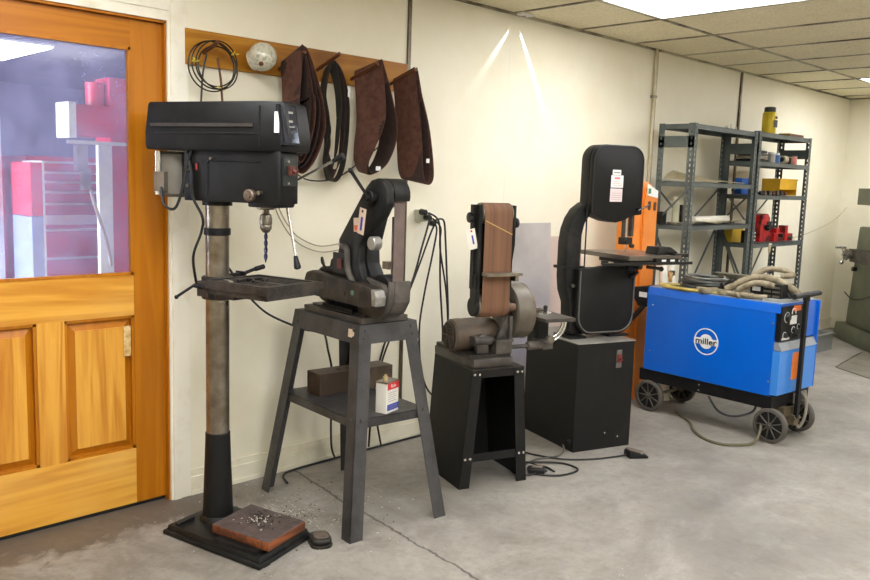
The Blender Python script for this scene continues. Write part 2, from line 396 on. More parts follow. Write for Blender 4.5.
# ------------------------------------------------------------------ the door
wl_ = wood('golden_pine', (226, 168, 70), (178, 108, 26), (210, 148, 56), 'Z', 1., .35)
wx_ = wood('golden_pine_cross', (224, 166, 66), (186, 120, 34), (226, 176, 92), 'X', 1., .35)
wd_ = wood('orange_stained_pine', (186, 116, 18), (164, 96, 10), (174, 104, 16), 'Z', 1., .35)
wdx_ = wood('orange_stained_pine_cross', (186, 116, 18), (164, 96, 10), (174, 104, 16), 'X', 1., .35)
d = bpy.data.objects.new('door_1', None); C.objects.link(d); d['kind'] = 'structure'; d.location = (0, 0, 0)
d['label'] = 'orange pine entry door with a large hazy window over two raised panels'
y0, y1 = .022, .062
obj('stile', B().box(1.552, 1.688, y0, y1, .018, 2.058, .003), wd_, d)
obj('stile', B().box(.735, .86, y0, y1, .018, 2.058, .003), wd_, d)
obj('top_rail', B().box(.86, 1.552, y0, y1, 1.947, 2.058, .003), wdx_, d)
obj('lock_rail', B().box(.86, 1.552, y0, y1, .845, 1.016, .003), wx_, d)
obj('bottom_rail', B().box(.86, 1.552, y0, y1, .018, .262, .003), wx_, d)
obj('mullion', B().box(1.155, 1.262, y0, y1, .262, .845, .003), wl_, d)
for a, c in ((1.262, 1.552), (.86, 1.155)):
    pb = B().box(a, c, y0+.022, y1-.006, .262, .845)
    pb.hull8([(a+.012, y0+.024, .275), (c-.012, y0+.024, .275), (c-.012, y0+.024, .832), (a+.012, y0+.024, .832)],
             [(a+.042, y0+.009, .307), (c-.042, y0+.009, .307), (c-.042, y0+.009, .798), (a+.042, y0+.009, .798)])
    pn_ = obj('panel', pb, wd_, d, False)
    obj('raised_field', B().box(a+.042, c-.042, y0+.004, y0+.0089, .307, .798, .002), wl_, pn_, False)
    m_ = B()
    for q in ((a, a+.012, .262, .845), (c-.012, c, .262, .845), (a, c, .262, .274), (a, c, .833, .845)): m_.box(q[0], q[1], y0+.004, y0+.024, q[2], q[3], .004)
    obj('panel_moulding', m_, wd_, d)
m_ = B()
for q in ((.86, .872, 1.016, 1.947), (1.540, 1.552, 1.016, 1.947), (.86, 1.552, 1.016, 1.028), (.86, 1.552, 1.935, 1.947)): m_.box(q[0], q[1], y0-.003, y0+.02, q[2], q[3], .003)
obj('glazing_bead', m_, wd_, d)
obj('gap_light_stop', B().box(.737, 1.686, .030, .056, .001, .0175, .002), rubber, d)  # strip added to block back room light leaking under the door
# dusty glass
gm, nt, b_ = new_mat('dusty_glass'); L = nt.links; tc = N(nt, 'ShaderNodeTexCoord'); nt.nodes.remove(b_)
om = [n for n in nt.nodes if n.type == 'OUTPUT_MATERIAL'][0]
tr = N(nt, 'ShaderNodeBsdfTransparent'); df = N(nt, 'ShaderNodeBsdfTranslucent'); df.inputs[0].default_value = (.62, .62, 1, 1); dg_ = N(nt, 'ShaderNodeBsdfDiffuse'); dg_.inputs[0].default_value = (.62, .6, .95, 1)
gl = N(nt, 'ShaderNodeBsdfGlossy'); gl.inputs['Roughness'].default_value = .08
m0 = N(nt, 'ShaderNodeMixShader'); m0.inputs[0].default_value = .5; L.new(df.outputs[0], m0.inputs[1]); L.new(dg_.outputs[0], m0.inputs[2])
hz = noi(4.5, 8, .7, .1); vo = N(nt, 'ShaderNodeTexVoronoi', Scale=55.); L.new(tc.outputs['Object'], vo.inputs['Vector'])
sp = math2('MULTIPLY', rng(vo.outputs['Distance'], .2, .08), rng(noi(6., 4).outputs['Fac'], .5, .65)); 
fac = math2('ADD', rng(hz.outputs['Fac'], .35, .7, .09, .26), math2('MULTIPLY', sp, .45))
m1 = N(nt, 'ShaderNodeMixShader'); L.new(fac, m1.inputs[0]); L.new(tr.outputs[0], m1.inputs[1]); L.new(m0.outputs[0], m1.inputs[2])
m2 = N(nt, 'ShaderNodeMixShader'); fr = N(nt, 'ShaderNodeFresnel'); fr.inputs[0].default_value = 1.25; L.new(fr.outputs[0], m2.inputs[0]); L.new(m1.outputs[0], m2.inputs[1]); L.new(gl.outputs[0], m2.inputs[2]); L.new(m2.outputs[0], om.inputs[0])
o = obj('window_pane', B().box(.872, 1.54, .038, .042, 1.028, 1.935), gm, d, False)
# worn metal plate on the panel
o = obj('label_plate', B().box(1.505, 1.535, y0-.001, y0+.005, .672, .80, .001), mat('peeling_label', (226, 204, 150), .5, 0, .2, 40, col2=(180, 130, 60)), d, label='small peeling yellowish label')
jm = wdx_
jb = B().box(1.688, 1.70, -.004, .14, 0, DZ).box(.72, .735, -.004, .14, 0, DZ).box(.72, 1.70, -.004, .14, 2.060, DZ)
jb.box(1.675, 1.688, .064, .08, 0, 2.06).box(.735, .748, .064, .08, 0, 2.06).box(.735, 1.688, .064, .08, 2.045, 2.06)
struct('trim_9', jb, wd_)

# ------------------------------------------------------------------ the room behind the door
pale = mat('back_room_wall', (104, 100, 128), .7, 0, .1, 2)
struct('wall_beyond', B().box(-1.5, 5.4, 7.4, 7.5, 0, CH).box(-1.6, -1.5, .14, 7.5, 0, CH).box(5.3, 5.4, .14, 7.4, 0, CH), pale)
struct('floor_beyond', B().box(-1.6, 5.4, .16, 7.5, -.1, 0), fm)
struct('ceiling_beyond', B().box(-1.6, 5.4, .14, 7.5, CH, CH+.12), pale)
red_paint = mat('pinkish_red_paint', (214, 40, 66), .35, 0, .15, 4, coat=.2)
bl = emit_mat('back_room_light_lens', (.8, .85, 1.), LIGHT*2.0)
t = thing('ceiling_light', 'strip light seen through the hazy door glass, upper left', 'ceiling light', (2.36, 4.45, CH))
obj('diffuser', B().box(-.30, .30, -.6, .6, -.03, -.02), bl, t, False); obj('frame', B().box(-.32, .32, -.62, .62, -.018, -.0005, .004), white_l, t)
# bright window of the back room
wn = bpy.data.objects.new('window_1', None); C.objects.link(wn); wn['kind'] = 'structure'
obj('pane', B().box(-1.495, -1.49, .6, 2.6, .5, 2.1), emit_mat('daylight_pane', (.75, .85, 1.), LIGHT*2.0), wn, False)
f_ = B()
for q in ((.55, .6, .45, 2.15), (2.6, 2.65, .45, 2.15), (1.58, 1.62, .5, 2.1)): f_.box(-1.498, -1.47, q[0], q[1], q[2], q[3])
f_.box(-1.498, -1.47, .55, 2.65, .45, .5).box(-1.498, -1.47, .55, 2.65, 2.1, 2.15)
obj('window_frame', f_, white_l, wn, False)
# white locker
t = thing('storage_locker', 'pale white locker at the left edge of the door glass', 'locker', (1.47, 1.75, 0))
obj('body', B().box(-.35, .12, 0, .45, 0, 2.0, .01), mat('locker_white', (235, 238, 245), .4, 0, .05, 5), t)
for z in (.35, 1.0): obj('locker_door', B().box(-.33, .10, -.012, -.001, z, z+.6, .004), white_l, t); 
obj('handle', B().box(.05, .07, -.035, -.013, 1.25, 1.35, .003), steel, t)
# red tool chest
t = thing('tool_chest', 'red roller tool chest with rows of drawers seen through the door glass', 'tool chest', (2.08, 1.80, 0))
obj('body', B().box(-.34, .62, .002, .45, .13, 1.52, .008), red_paint, t)
zs = [(.2, .46), (.48, .72), (.74, .93), (.95, 1.10), (1.20, 1.255), (1.265, 1.325), (1.335, 1.385), (1.395, 1.44), (1.45, 1.50)]
for z0, z1 in zs:
    dr = obj('drawer', B().box(-.33, .60, -.016, 0, z0, z1-.006, .003), red_paint, t)
    obj('drawer_pull', B().box(-.32, .59, -.030, -.017, z1-.020, z1-.006, .002), white_l, dr)
obj('rail', B().box(-.34, .62, -.02, 0, 1.12, 1.175, .003), white_l, t)
for x in (-.27, .54):
    for y in (.06, .38): obj('caster', B().cyl((x-.02, y, .06), (x+.02, y, .06), .06).box(x-.03, x+.03, y-.03, y+.03, .10, .13), rubber, t)
# red press column
t = thing('red_press', 'tall red machine column with white post seen through the door glass', 'machine', (2.16, 1.3, 0))
obj('column', B().box(-.14, .14, 0, .2, .03, 1.96, .02), red_paint, t)
obj('base', B().box(-.2, .25, -.16, .24, 0, .03, .008), grey_cast, t)
obj('head', B().box(-.33, -.14, .0, .16, 1.63, 1.80, .012), red_paint, t)
obj('head_plate', B().box(-.37, -.33, -.01, .17, 1.62, 1.81, .01), white_l, t)
obj('motor', B().cyl((-.19, .08, 1.80), (-.19, .08, 1.93), .05), red_paint, t)
obj('white_post', B().box(-.225, -.15, -.04, -.002, .03, 1.60, .008), white_l, t, label='white upright post')
obj('arm', B().box(-.40, .12, -.07, -.045, 1.585, 1.605, .003), bright, t)
obj('clamp', B().box(-.36, -.30, -.08, -.03, 1.44, 1.58, .012).box(-.33, -.29, -.09, -.04, 1.34, 1.46, .01), steel, t)
obj('bent_rod', B().tube([(-.30, -.07, 1.40), (-.27, -.07, 1.28), (-.22, -.07, 1.12), (-.19, -.07, 1.0), (-.18, -.07, .92)], .010), bright, t)
t = thing('red_cabinet', 'narrow red cabinet end seen low at the left of the door glass', 'cabinet', (1.66, 1.42, 0))
obj('body', B().box(-.03, .03, 0, .3, 1.19, 1.48, .01), red_paint, t); obj('edge_strip', B().box(.031, .042, 0, .3, .04, 1.49, .004), white_l, t)
obj('lower_panel', B().box(-.03, .03, 0, .3, .04, 1.185, .004), mat('pale_blue_panel', (150, 160, 190), .4), t); obj('foot', B().box(-.03, .04, .02, .28, 0, .04), rubber, t)
# ------------------------------------------------------------------ peg board and what hangs on it
board_m = wood('yellow_board', (186, 130, 34), (156, 98, 16), (104, 62, 16), 'X', 1., .5)
peg_m = mat('dark_dowel', (96, 52, 24), .5, 0, .2, 20)
t = thing('peg_board', 'yellow varnished board with round wooden pegs on the wall above the drill press', 'peg board', (1.775, -.0005, 1.905))
obj('board', B().box(0, 1.272, -.019, 0, 0, .148, .002), board_m, t)
PEG = [1.86, 2.075, 2.245, 2.46, 2.67, 2.922]
for x in PEG:
    X = x-1.775
    if abs(x-2.075) < .01: continue
    ln = .21 if abs(x-1.86) > .01 else .12
    zp = .055 if ln < .2 else (.052 if abs(x-2.46) < .01 else .030)
    obj('peg', B().cyl((X, -.015, zp), (X+.005, -.015-ln*(.93 if abs(x-2.46) > .01 else .80), zp+ln*.30), .009, seg=12), peg_m, t)
obj('peg', B().cyl((2.1-1.775, -.015, .06), (2.1-1.775, -.10, .08), .009, seg=12), peg_m, t)
brown = mat('brown_abrasive', (106, 68, 54), .85, 0, .2, 30, .5, 400, col2=(82, 50, 40))
brown_in = mat('dark_cloth_backing', (58, 40, 36), .8, 0, .2, 40, .3, 300)
darkbelt = mat('black_abrasive', (44, 42, 34), .7, 0, .2, 30, .4, 300)
def hang(name, label, outer, inner, yo, yi, m, extra=(), th=.0018, tagxz=None):
    t = thing(name, label, 'sanding belt', (0, 0, 0), 0, 'sanding belts hung on the peg board')
    ox, oz = outer[0]; t.location = (ox, -.02, oz)
    def loop(pts, y, sx=1., sh=0.): return [Vector((ox+(p.x-ox)*sx+sh-ox, y+.02, p.y-oz)) for p in catmull([(a, c) for a, c in pts], True, 8)] if False else \
        [Vector((p[0]*sx+(1-sx)*ox+sh-ox, y+.02, p[1]-oz)) for p in [(q.x, q.y) for q in catmull([(a, c, 0) for a, c in pts], True, 8)]]
    obj('belt', B().strip(loop(outer, yo), loop(inner, yi), th), m, t)
    for k, (sx, sh, dz) in enumerate(extra):
        A = [v+Vector((0, 0, -dz*(1 if v.z < -.25 else .1))) for v in loop(outer, yo+.002, sx, sh)]; Q = [v+Vector((0, 0, 0)) for v in loop(inner, yi-.002, sx, sh)]
        obj('inner_belt', B().strip(A, Q, th), m if k % 2 else brown_in, t)
    if tagxz:
        a, c, w, h, y = tagxz; obj('belt_label', B().box(a-w/2-ox, a+w/2-ox, y+.02-.003, y+.02-.001, c-h/2-oz, c+h/2-oz), white_l, t)
    return t
# each loop: outer edge (towards the room), inner edge (near the wall), same number of points
hang('sanding_belt', 'wide brown sanding belts nested together, leftmost of the belts on the peg board',
     [(2.257, 2.025), (2.236, 1.875), (2.222, 1.70), (2.214, 1.56), (2.232, 1.468), (2.278, 1.475), (2.342, 1.56), (2.379, 1.705), (2.332, 1.886)],
     [(2.238, 1.969), (2.240, 1.85), (2.252, 1.70), (2.270, 1.56), (2.285, 1.477), (2.330, 1.49), (2.385, 1.57), (2.410, 1.69), (2.345, 1.85)], -.2, -.05, brown,
     [(.80, -.006, -.03), (.62, -.010, -.05), (.42, -.012, -.08)])
hang('sanding_belt', 'narrow black sanding belts hanging second from left on the peg board',
     [(2.481, 1.989), (2.436, 1.878), (2.430, 1.74), (2.468, 1.62), (2.450, 1.51), (2.499, 1.427), (2.560, 1.51), (2.583, 1.775), (2.543, 1.936)],
     [(2.476, 1.965), (2.440, 1.868), (2.438, 1.74), (2.475, 1.62), (2.462, 1.51), (2.508, 1.43), (2.566, 1.51), (2.588, 1.765), (2.545, 1.915)], -.12, -.07, darkbelt,
     [(.80, 0, -.06), (.62, -.01, -.10)], tagxz=(2.572, 1.86, .012, .05, -.122))
hang('sanding_belt', 'wide brown sanding belt with a curled open loop, third on the peg board',
     [(2.708, 2.024), (2.734, 1.88), (2.739, 1.731), (2.672, 1.588), (2.630, 1.514), (2.65, 1.466), (2.765, 1.529), (2.826, 1.689), (2.773, 1.884)],
     [(2.666, 1.975), (2.672, 1.86), (2.680, 1.73), (2.668, 1.60), (2.672, 1.53), (2.716, 1.478), (2.80, 1.54), (2.84, 1.68), (2.74, 1.86)], -.2, -.05, brown,
     [(.9, .004, -.01)], tagxz=(2.70, 1.50, .03, .02, -.2))
hang('sanding_belt', 'wide brown sanding belt hanging closed, rightmost on the peg board',
     [(2.926, 2.012), (2.958, 1.853), (2.992, 1.65), (3.012, 1.48), (3.046, 1.426), (3.087, 1.479), (3.048, 1.708), (2.976, 1.903)],
     [(2.918, 1.961), (2.936, 1.83), (2.953, 1.65), (2.970, 1.50), (3.006, 1.452), (3.050, 1.50), (3.02, 1.70), (2.955, 1.87)], -.2, -.05, brown,
     [(.7, .02, -.01)], tagxz=(3.035, 1.55, .022, .022, -.202))
# band saw blade coils
wire_m = mat('dark_blade_steel', (44, 40, 30), .4, .6, .2, 20)
yel = mat('yellow_tie', (196, 170, 40), .5)
t = thing('blade_coil', 'coiled bandsaw blades tied with yellow twine on the leftmost peg', 'bandsaw blade', (1.868, -.09, 1.91), -4)
for k, (r, dx, dz, ty) in enumerate(((.100, .0, -.005, 8), (.094, .012, .002, -10), (.104, -.012, -.012, 3), (.090, .018, -.014, 14))):
    obj('coil', B().tube([(dx+r*math.cos(a), r*math.sin(a)*math.sin(math.radians(ty))*.6, dz+r*math.sin(a)) for a in [2*math.pi*i/16 for i in range(16)]], .0032, 6, True, True, 4), wire_m, t)
for a in (35, 175, 280): 
    x, z = .1*math.cos(math.radians(a)), .1*math.sin(math.radians(a)); obj('twine', B().tube([(x, .012, z+.008), (x+.008, -.012, z), (x, 0, z-.01), (x+.03, -.006, z-.004)], .0028, 6), yel, t)
t = thing('loose_wire', 'dark wire hanging down behind the drill press from the blade coil', 'wire', (1.82, -.06, 1.95))
obj('wire', B().tube([(.03, .0, 0), (.01, -.004, -.08), (.0, -.01, -.16), (-.006, -.012, -.26), (.0, -.012, -.40)], .004, 6), cable_m, t)
t = thing('hanging_strap', 'brown strap hanging down from the leftmost peg', 'strap', (1.895, -.05, 1.94))
obj('strap', B().tube([(.0, -.02, 0), (.015, -.02, -.08), (.022, -.02, -.16), (.028, -.02, -.26), (.03, -.02, -.4)], .005, 6), peg_m, t)
t = thing('speckled_globe', 'round whitish speckled globe hanging on the peg beside the blade coil', 'globe', (2.095, -.105, 1.965))
cap_m = mat('speckled_glass', (200, 196, 176), .25, 0, .3, 60, col2=(150, 146, 130), thr=(.5, .62), coat=.5)
obj('globe', B().lathe([(.0, -.07), (.03, -.068), (.055, -.05), (.068, -.02), (.070, 0), (.064, .03), (.052, .045), (.05, .06)], (0, 0, 0), (-.45, .85, -.28), 24, Matrix.Scale(.88, 4)), cap_m, t)
obj('knot_hole', B().lathe([(.0, 0), (.011, .001), (.008, .004)], (-.030, -.040, -.035), (-.5, -.75, -.6), 12), peg_m, t)
# outlet with plugs and cords
t = thing('wall_outlet', 'small wall outlet box crowded with plugs right of the belt grinder', 'outlet', (3.17, 0, 1.235))
obj('box', B().box(-.025, .035, -.035, -.001, -.01, .055, .004), mat('pale_box', (176, 176, 156), .5), t)
for k in range(3): obj('plug', B().cyl((-.02+.035*k, -.04, .045-.03*k), (-.02+.035*k, -.085, .04-.03*k), .017, seg=10, ch=.004), plastic, t)
cords = [[(.0, -.085, .04), (.05, -.11, .0), (.08, -.10, -.12), (.10, -.09, -.35), (.13, -.09, -.60), (.15, -.08, -.72), (.22, -.06, -.80)],
         [(.03, -.085, .01), (.06, -.12, -.04), (.06, -.12, -.15), (.12, -.12, -.40), (.17, -.10, -.66), (.20, -.07, -.74)],
         [(.05, -.085, -.02), (.04, -.11, -.06), (.0, -.12, -.2), (-.05, -.12, -.4), (-.06, -.1, -.6), (-.02, -.09, -.85), (.1, -.06, -1.0), (.3, -.04, -1.08)],
         [(.0, -.085, .04), (-.02, -.11, .0), (-.07, -.12, -.12), (-.16, -.12, -.36), (-.30, -.10, -.62), (-.36, -.08, -.9), (-.38, -.07, -1.2)],
         [(.05, -.085, -.02), (.0, -.10, -.08), (-.10, -.12, -.25), (-.20, -.12, -.45), (-.33, -.1, -.75), (-.35, -.09, -1.0), (-.30, -.08, -1.21)],
         [(.05, -.085, .0), (.10, -.10, .0), (.12, -.10, -.1), (.14, -.10, -.3), (.16, -.10, -.5), (.19, -.08, -.74)]]
for k, c in enumerate(cords): obj('power_cord', B().tube(c, .0055, 6), cable_m, t)
# thin loose wires along the wall
wire_b = mat('tan_wire', (150, 140, 112), .5)
t = thing('loose_wire', 'thin tan wires sagging along the wall between drill press and belt grinder', 'wire', (1.9, -.03, 1.3))
obj('wire', B().tube([(.30, 0, .08), (.352, 0, -.025), (.403, 0, -.096), (.462, 0, -.146), (.582, 0, -.188), (.725, 0, -.177)], .003, 6), wire_b, t)
obj('wire', B().tube([(.30, 0, .06), (.335, 0, -.034), (.404, 0, -.13), (.48, 0, -.185), (.595, 0, -.218), (.726, 0, -.208)], .003, 6), wire_b, t)
t = thing('loose_wire', 'black wire looping from the drill press head below the sanding belts', 'wire', (2.2, -.06, 1.55))
obj('wire', B().tube([(-.06, -.2, .14), (.02, -.04, .0), (.12, 0, -.09), (.22, 0, -.12), (.36, 0, -.10), (.50, 0, -.02), (.62, 0, .06)], .0035, 6), cable_m, t)
t = thing('loose_cable', 'black cable lying along the foot of the wall behind the grinder stand', 'cable', (2.2, -.035, .006))
obj('cable', B().tube([(0, -.14, .0), (.04, -.05, 0), (.12, -.01, 0), (.4, .0, .0), (.9, .005, 0), (1.5, 0, 0), (2.0, .0, 0)], .0055, 6), cable_m, t)
# ------------------------------------------------------------------ metal sheets against the wall
sheet_m = mat('scuffed_sheet_metal', (204, 198, 194), .36, .25, .1, 3, col2=(178, 172, 172), thr=(.35, .7))
pink_m = mat('pinkish_sheet', (204, 184, 172), .5, .1, .1, 3)
def lean(name, label, x0, x1, h, yb, yt, m):
    b = B().hull8([(x0, yb-.003, 0), (x1, yb-.003, 0), (x1, yb, 0), (x0, yb, 0)], [(x0, yt-.003, h), (x1, yt-.003, h), (x1, yt, h), (x0, yt, h)])
    return tag(obj(name, b, m, None, False), label, 'metal sheet')
lean('metal_sheet', 'large pale scuffed metal sheet leaning on the wall between belt sander and bandsaw', 3.93, 4.33, 1.205, -.09, -.025, sheet_m)
lean('metal_sheet', 'pinkish sheet leaning on the wall behind the bandsaw neck', 4.34, 4.68, 1.115, -.08, -.022, pink_m)
# ------------------------------------------------------------------ drill press
DRILL = thing('drill_press', 'black floor standing drill press beside the orange door', 'drill press', (1.705, -.395, 0), 15)
b = B()
b.hull8([(-.205, -.412, .002), (.138, -.388, .002), (.145, .13, .002), (-.178, .13, .002)], [(-.203, -.410, .020), (.136, -.386, .020), (.143, .128, .020), (-.176, .128, .020)], .004); b.hull8([(-.194, -.401, .020), (.127, -.377, .020), (.133, .118, .020), (-.167, .118, .020)], [(-.188, -.395, .040), (.121, -.371, .040), (.128, .112, .040), (-.162, .112, .040)], .003)
for sx in (-1, 1):
    for y in (-.39, .05): b.box(sx*.139-.034, sx*.139-.002, y-.018*(y < 0), y+.06, 0, .010, .003)
b.box(-.10, .10, -.33, -.27, 0, .010, .002)
obj('base', b, black2, DRILL)
b = B()
b.bm.free()
for q in ((-.182, -.135, -.37, -.16, .0555), (.065, .112, -.35, -.14, .0555), (-.155, -.07, .062, .080, .052)): obj('base_rail', B().box(q[0], q[1], q[2], q[3], .040, q[4], .003), black2, DRILL)
obj('column_sleeve', B().lathe([(.074, .040), (.072, .050), (.062, .062), (.060, .10), (.0495, .39), (.0495, .405), (.047, .408)], seg=36), cabinet_m, DRILL)
obj('column', B().cyl((0, 0, .40), (0, 0, 1.36), .046, seg=36), column_m, DRILL)
obj('collar', B().lathe([(.049, 1.208), (.052, 1.211), (.052, 1.234), (.049, 1.237)], seg=32), black, DRILL)
# table
TB = bpy.data.objects.new('work_table', None); C.objects.link(TB); TB.parent = DRILL; TB.rotation_euler = (0, 0, math.radians(-3))
b = B(); b.box(-.145, .165, -.412, -.085, 1.018, 1.044, .004)
for x in (-.12, .12): b.box(x-.02, x+.02, -.405, -.09, .998, 1.02, .004)
b.box(-.14, .14, -.41, -.38, .998, 1.02, .004).box(-.14, .14, -.12, -.09, .998, 1.02, .004)
for x in (-.135, .135): b.box(x-.008, x+.008, -.41, -.09, 1.040, 1.049, .002)
for y in (-.405, -.093): b.box(-.14, .14, y-.006, y+.006, 1.040, 1.049, .002)
for sx in (-1, 1):
    for k in range(4): b.box(sx*.03+sx*k*.026-.004, sx*.03+sx*k*.026+.004, -.36+.01*k, -.14-.01*k, 1.0435, 1.0462, .001)
obj('table_plate', b, grime, TB)
b = B().cyl((0, 0, .955), (0, 0, 1.045), .062, seg=32, ch=.004).box(-.045, .045, -.14, -.04, .965, 1.016, .01).box(-.078, -.045, -.035, .03, .97, 1.03, .006)
b.prism([(-.10, .995), (-.10, .965), (-.24, .99), (-.24, 1.02), (-.10, 1.02)], 0, -.03, .03, .004)
obj('table_bracket', b, grime, TB)
h = obj('clamp_handle', B().cyl((-.075, .0, 1.005), (-.105, .02, 1.015), .008).cyl((-.100, .018, 1.016), (-.155, .055, .972), .0055).ball((-.157, .056, .970), .008), black, TB)
h = obj('crank_handle', B().cyl((.05, .01, 1.04), (.13, .01, 1.04), .010).box(.125, .137, -.02, .03, 1.03, 1.055, .003).cyl((.13, -.02, 1.05), (.17, -.04, 1.066), .007).cyl((.165, -.038, 1.064), (.205, -.055, 1.075), .010, ch=.003), black, TB)
# head, swung a little on the column
HD = bpy.data.objects.new('head', None); C.objects.link(HD); HD.parent = DRILL; HD.rotation_euler = (0, 0, math.radians(8))
b = B(); prof = rrect(-.088, .048, -.343, .095, .014, 4)
b.prism(prof, 2, 1.343, 1.545, .008)
b.cyl((0, 0, 1.325), (0, 0, 1.36), .058, seg=30)
b.prism([(-.20, 1.352), (-.338, 1.352), (-.330, 1.328), (-.20, 1.328)], 0, -.084, .036, .006)
b.tube([(-.0885, -.02, 1.365), (-.0885, -.02, 1.48), (-.0885, -.03, 1.495), (-.0885, -.05, 1.498), (-.0885, -.26, 1.498)], .004, 6)
obj('head_casting', b, black, HD)
# belt guard
def slab(y0, y1, x, z0, z1, dx, dy, bev):
    lo = [(-x, y0), (-x+.03, y0-.045), (x-.03, y0-.045), (x, y0), (x, y1), (-x, y1)]
    return lo
b = B()
lo = [(-.108, -.30), (-.075, -.372), (.075, -.372), (.108, -.30), (.108, .255), (.06, .285), (-.06, .285), (-.108, .255)]
def ring(s, f, z): return [((x*s), y*f+(.0 if y < 0 else 0), z) for x, y in lo]
rings = [ring(.96, .985, 1.536), ring(1., 1., 1.546), ring(1.02, 1.0, 1.60), ring(.985, .95, 1.706), ring(.95, .93, 1.716)]
V = [[b.bm.verts.new(p) for p in r_] for r_ in rings]
b.bm.faces.new(V[0][::-1]); b.bm.faces.new(V[-1])
for a, c in zip(V, V[1:]):
    for i in range(8): j = (i+1) % 8; b.bm.faces.new([a[i], a[j], c[j], c[i]])
b.box(-.1145, -.108, -.16, .20, 1.632, 1.640, .002)
obj('belt_guard', b, black, HD)
b = B().box(-.1175, -.1095, -.245, .225, 1.623, 1.635, .003); obj('guard_trim', b, mat('worn_edge', (62, 56, 52), .5, .3, .3, 20), HD, label='worn grey ridge along the side')
b = B().box(-.1145, -.109, -.27, .21, 1.598, 1.602, .001).box(-.1135, -.1085, -.272, -.268, 1.555, 1.70, .001); obj('guard_seam', b, rubber, HD)
# name panel on the nose of the guard (slanted)
Mn = Matrix.Translation((-.052, -.349, 1.63)) @ Matrix.Rotation(math.radians(-18), 4, 'Z') @ Matrix.Rotation(math.radians(-12), 4, 'X')
pn = mat('glossy_panel', (40, 42, 52), .12, 0, .1, 5, coat=.6, col2=(150, 160, 176), thr=(.5, .62))
obj('name_panel', B().box(-.042, .042, -.016, 0, -.075, .075, .006, M=Mn), black, HD)
npn = obj('panel_face', B().box(-.034, .034, -.0185, -.0162, -.067, .067, .002, M=Mn), pn, HD)
for k, (a, w_, h_) in enumerate(((.045, .020, .008), (.012, .014, .008), (-.008, .020, .004))):
    obj('panel_marks', B().box(-w_, w_, -.0200, -.0186, a-h_/2, a+h_/2, M=Mn @ Matrix.Translation((0, 0, 0))), mat('pale_print', (132, 132, 122), .5), HD)
obj('side_label', B().box(-.009, .009, -.004, .002, -.038, .038, .001, M=Matrix.Translation((-.0945, -.334, 1.64)) @ Matrix.Rotation(math.radians(-65), 4, 'Z') @ Matrix.Rotation(math.radians(-8), 4, 'X')), white_l, HD, label='small white label')
b = B().box(-.072, .012, -.352, -.342, 1.41, 1.515, .003); obj('switch_plate', b, mat('dark_green_plate', (30, 36, 34), .4), HD)
obj('switch_toggle', B().box(-.045, -.012, -.366, -.353, 1.45, 1.485, .005).cyl((-.028, -.365, 1.468), (-.028, -.38, 1.462), .008), mat('rust_red', (92, 48, 40), .5), HD)
obj('screw', B().cyl((-.045, -.352, 1.50), (-.045, -.356, 1.50), .005), bright, HD); obj('screw', B().cyl((-.045, -.352, 1.42), (-.045, -.356, 1.42), .005), bright, HD)
kn = obj('depth_knob', B().cyl((-.088, -.222, 1.372), (-.114, -.222, 1.372), .023, ch=.004).cyl((-.114, -.222, 1.372), (-.120, -.222, 1.372), .011), mat('dull_knob', (122, 106, 92), .4, .5, .3, 30), HD)
obj('set_screw', B().cyl((-.088, -.262, 1.382), (-.105, -.262, 1.382), .008), steel, HD); obj('set_screw', B().cyl((-.088, -.04, 1.505), (-.097, -.04, 1.505), .005), steel, HD)
obj('red_tag', B().box(-.092, -.0885, .024, .032, 1.46, 1.485, .001), mat('dim_red', (130, 36, 34), .5), HD)
for z in (1.40, 1.46): obj('bolt', B().cyl((-.089, .066, z), (-.098, .066, z), .008, seg=6), steel, HD)
# motor behind the head
b = B().cyl((0, .19, 1.352), (0, .19, 1.53), .079, seg=28, ch=.012)
obj('motor', b, mat('grey_motor', (106, 102, 94), .5, .2, .2, 6), HD)
obj('motor_bracket', B().box(-.05, .05, .09, .13, 1.37, 1.52, .004), black2, HD)
obj('motor_box', B().box(-.10, -.072, .175, .225, 1.375, 1.45, .006), steel, HD)
obj('capacitor', B().cyl((-.085, .215, 1.36), (-.085, .215, 1.53), .013), bright, HD)
obj('power_cord', B().tube([(-.10, .19, 1.39), (-.115, .17, 1.34), (-.12, .15, 1.315), (-.12, .11, 1.31), (-.115, .085, 1.36), (-.10, .07, 1.46), (-.092, .05, 1.535)], .0055, 8), cable_m, HD)
obj('power_cord', B().tube([(-.09, .075, 1.53), (-.10, .045, 1.45), (-.10, .04, 1.36), (-.092, .0, 1.28), (-.075, .02, 1.22), (-.06, .07, 1.12), (-.02, .085, 1.0)], .0055, 8), cable_m, HD)
# spindle, chuck, bit
obj('quill', B().cyl((0, -.226, 1.318), (0, -.226, 1.352), .034, ch=.003), steel, HD)
ck = obj('chuck', B().lathe([(.012, 1.318), (.014, 1.302), (.021, 1.298), (.024, 1.285), (.024, 1.262), (.021, 1.259), (.0225, 1.256), (.0225, 1.246), (.014, 1.232), (.008, 1.228)][::-1], (0, -.226, 0), seg=24), steel, HD)
bit = B(); prof = []
for s_ in (0, math.pi):
    bit.tube([(.0035*math.cos(s_+a*.9), -.226+.0035*math.sin(s_+a*.9), 1.232-.104*a/14) for a in range(15)], .0042, 6)
bit.cyl((0, -.226, 1.13), (0, -.226, 1.112), .006, .001, 10).cyl((0, -.226, 1.232), (0, -.226, 1.13), .0042, seg=8)
obj('drill_bit', bit, mat('blued_steel', (56, 58, 82), .35, .8), HD)
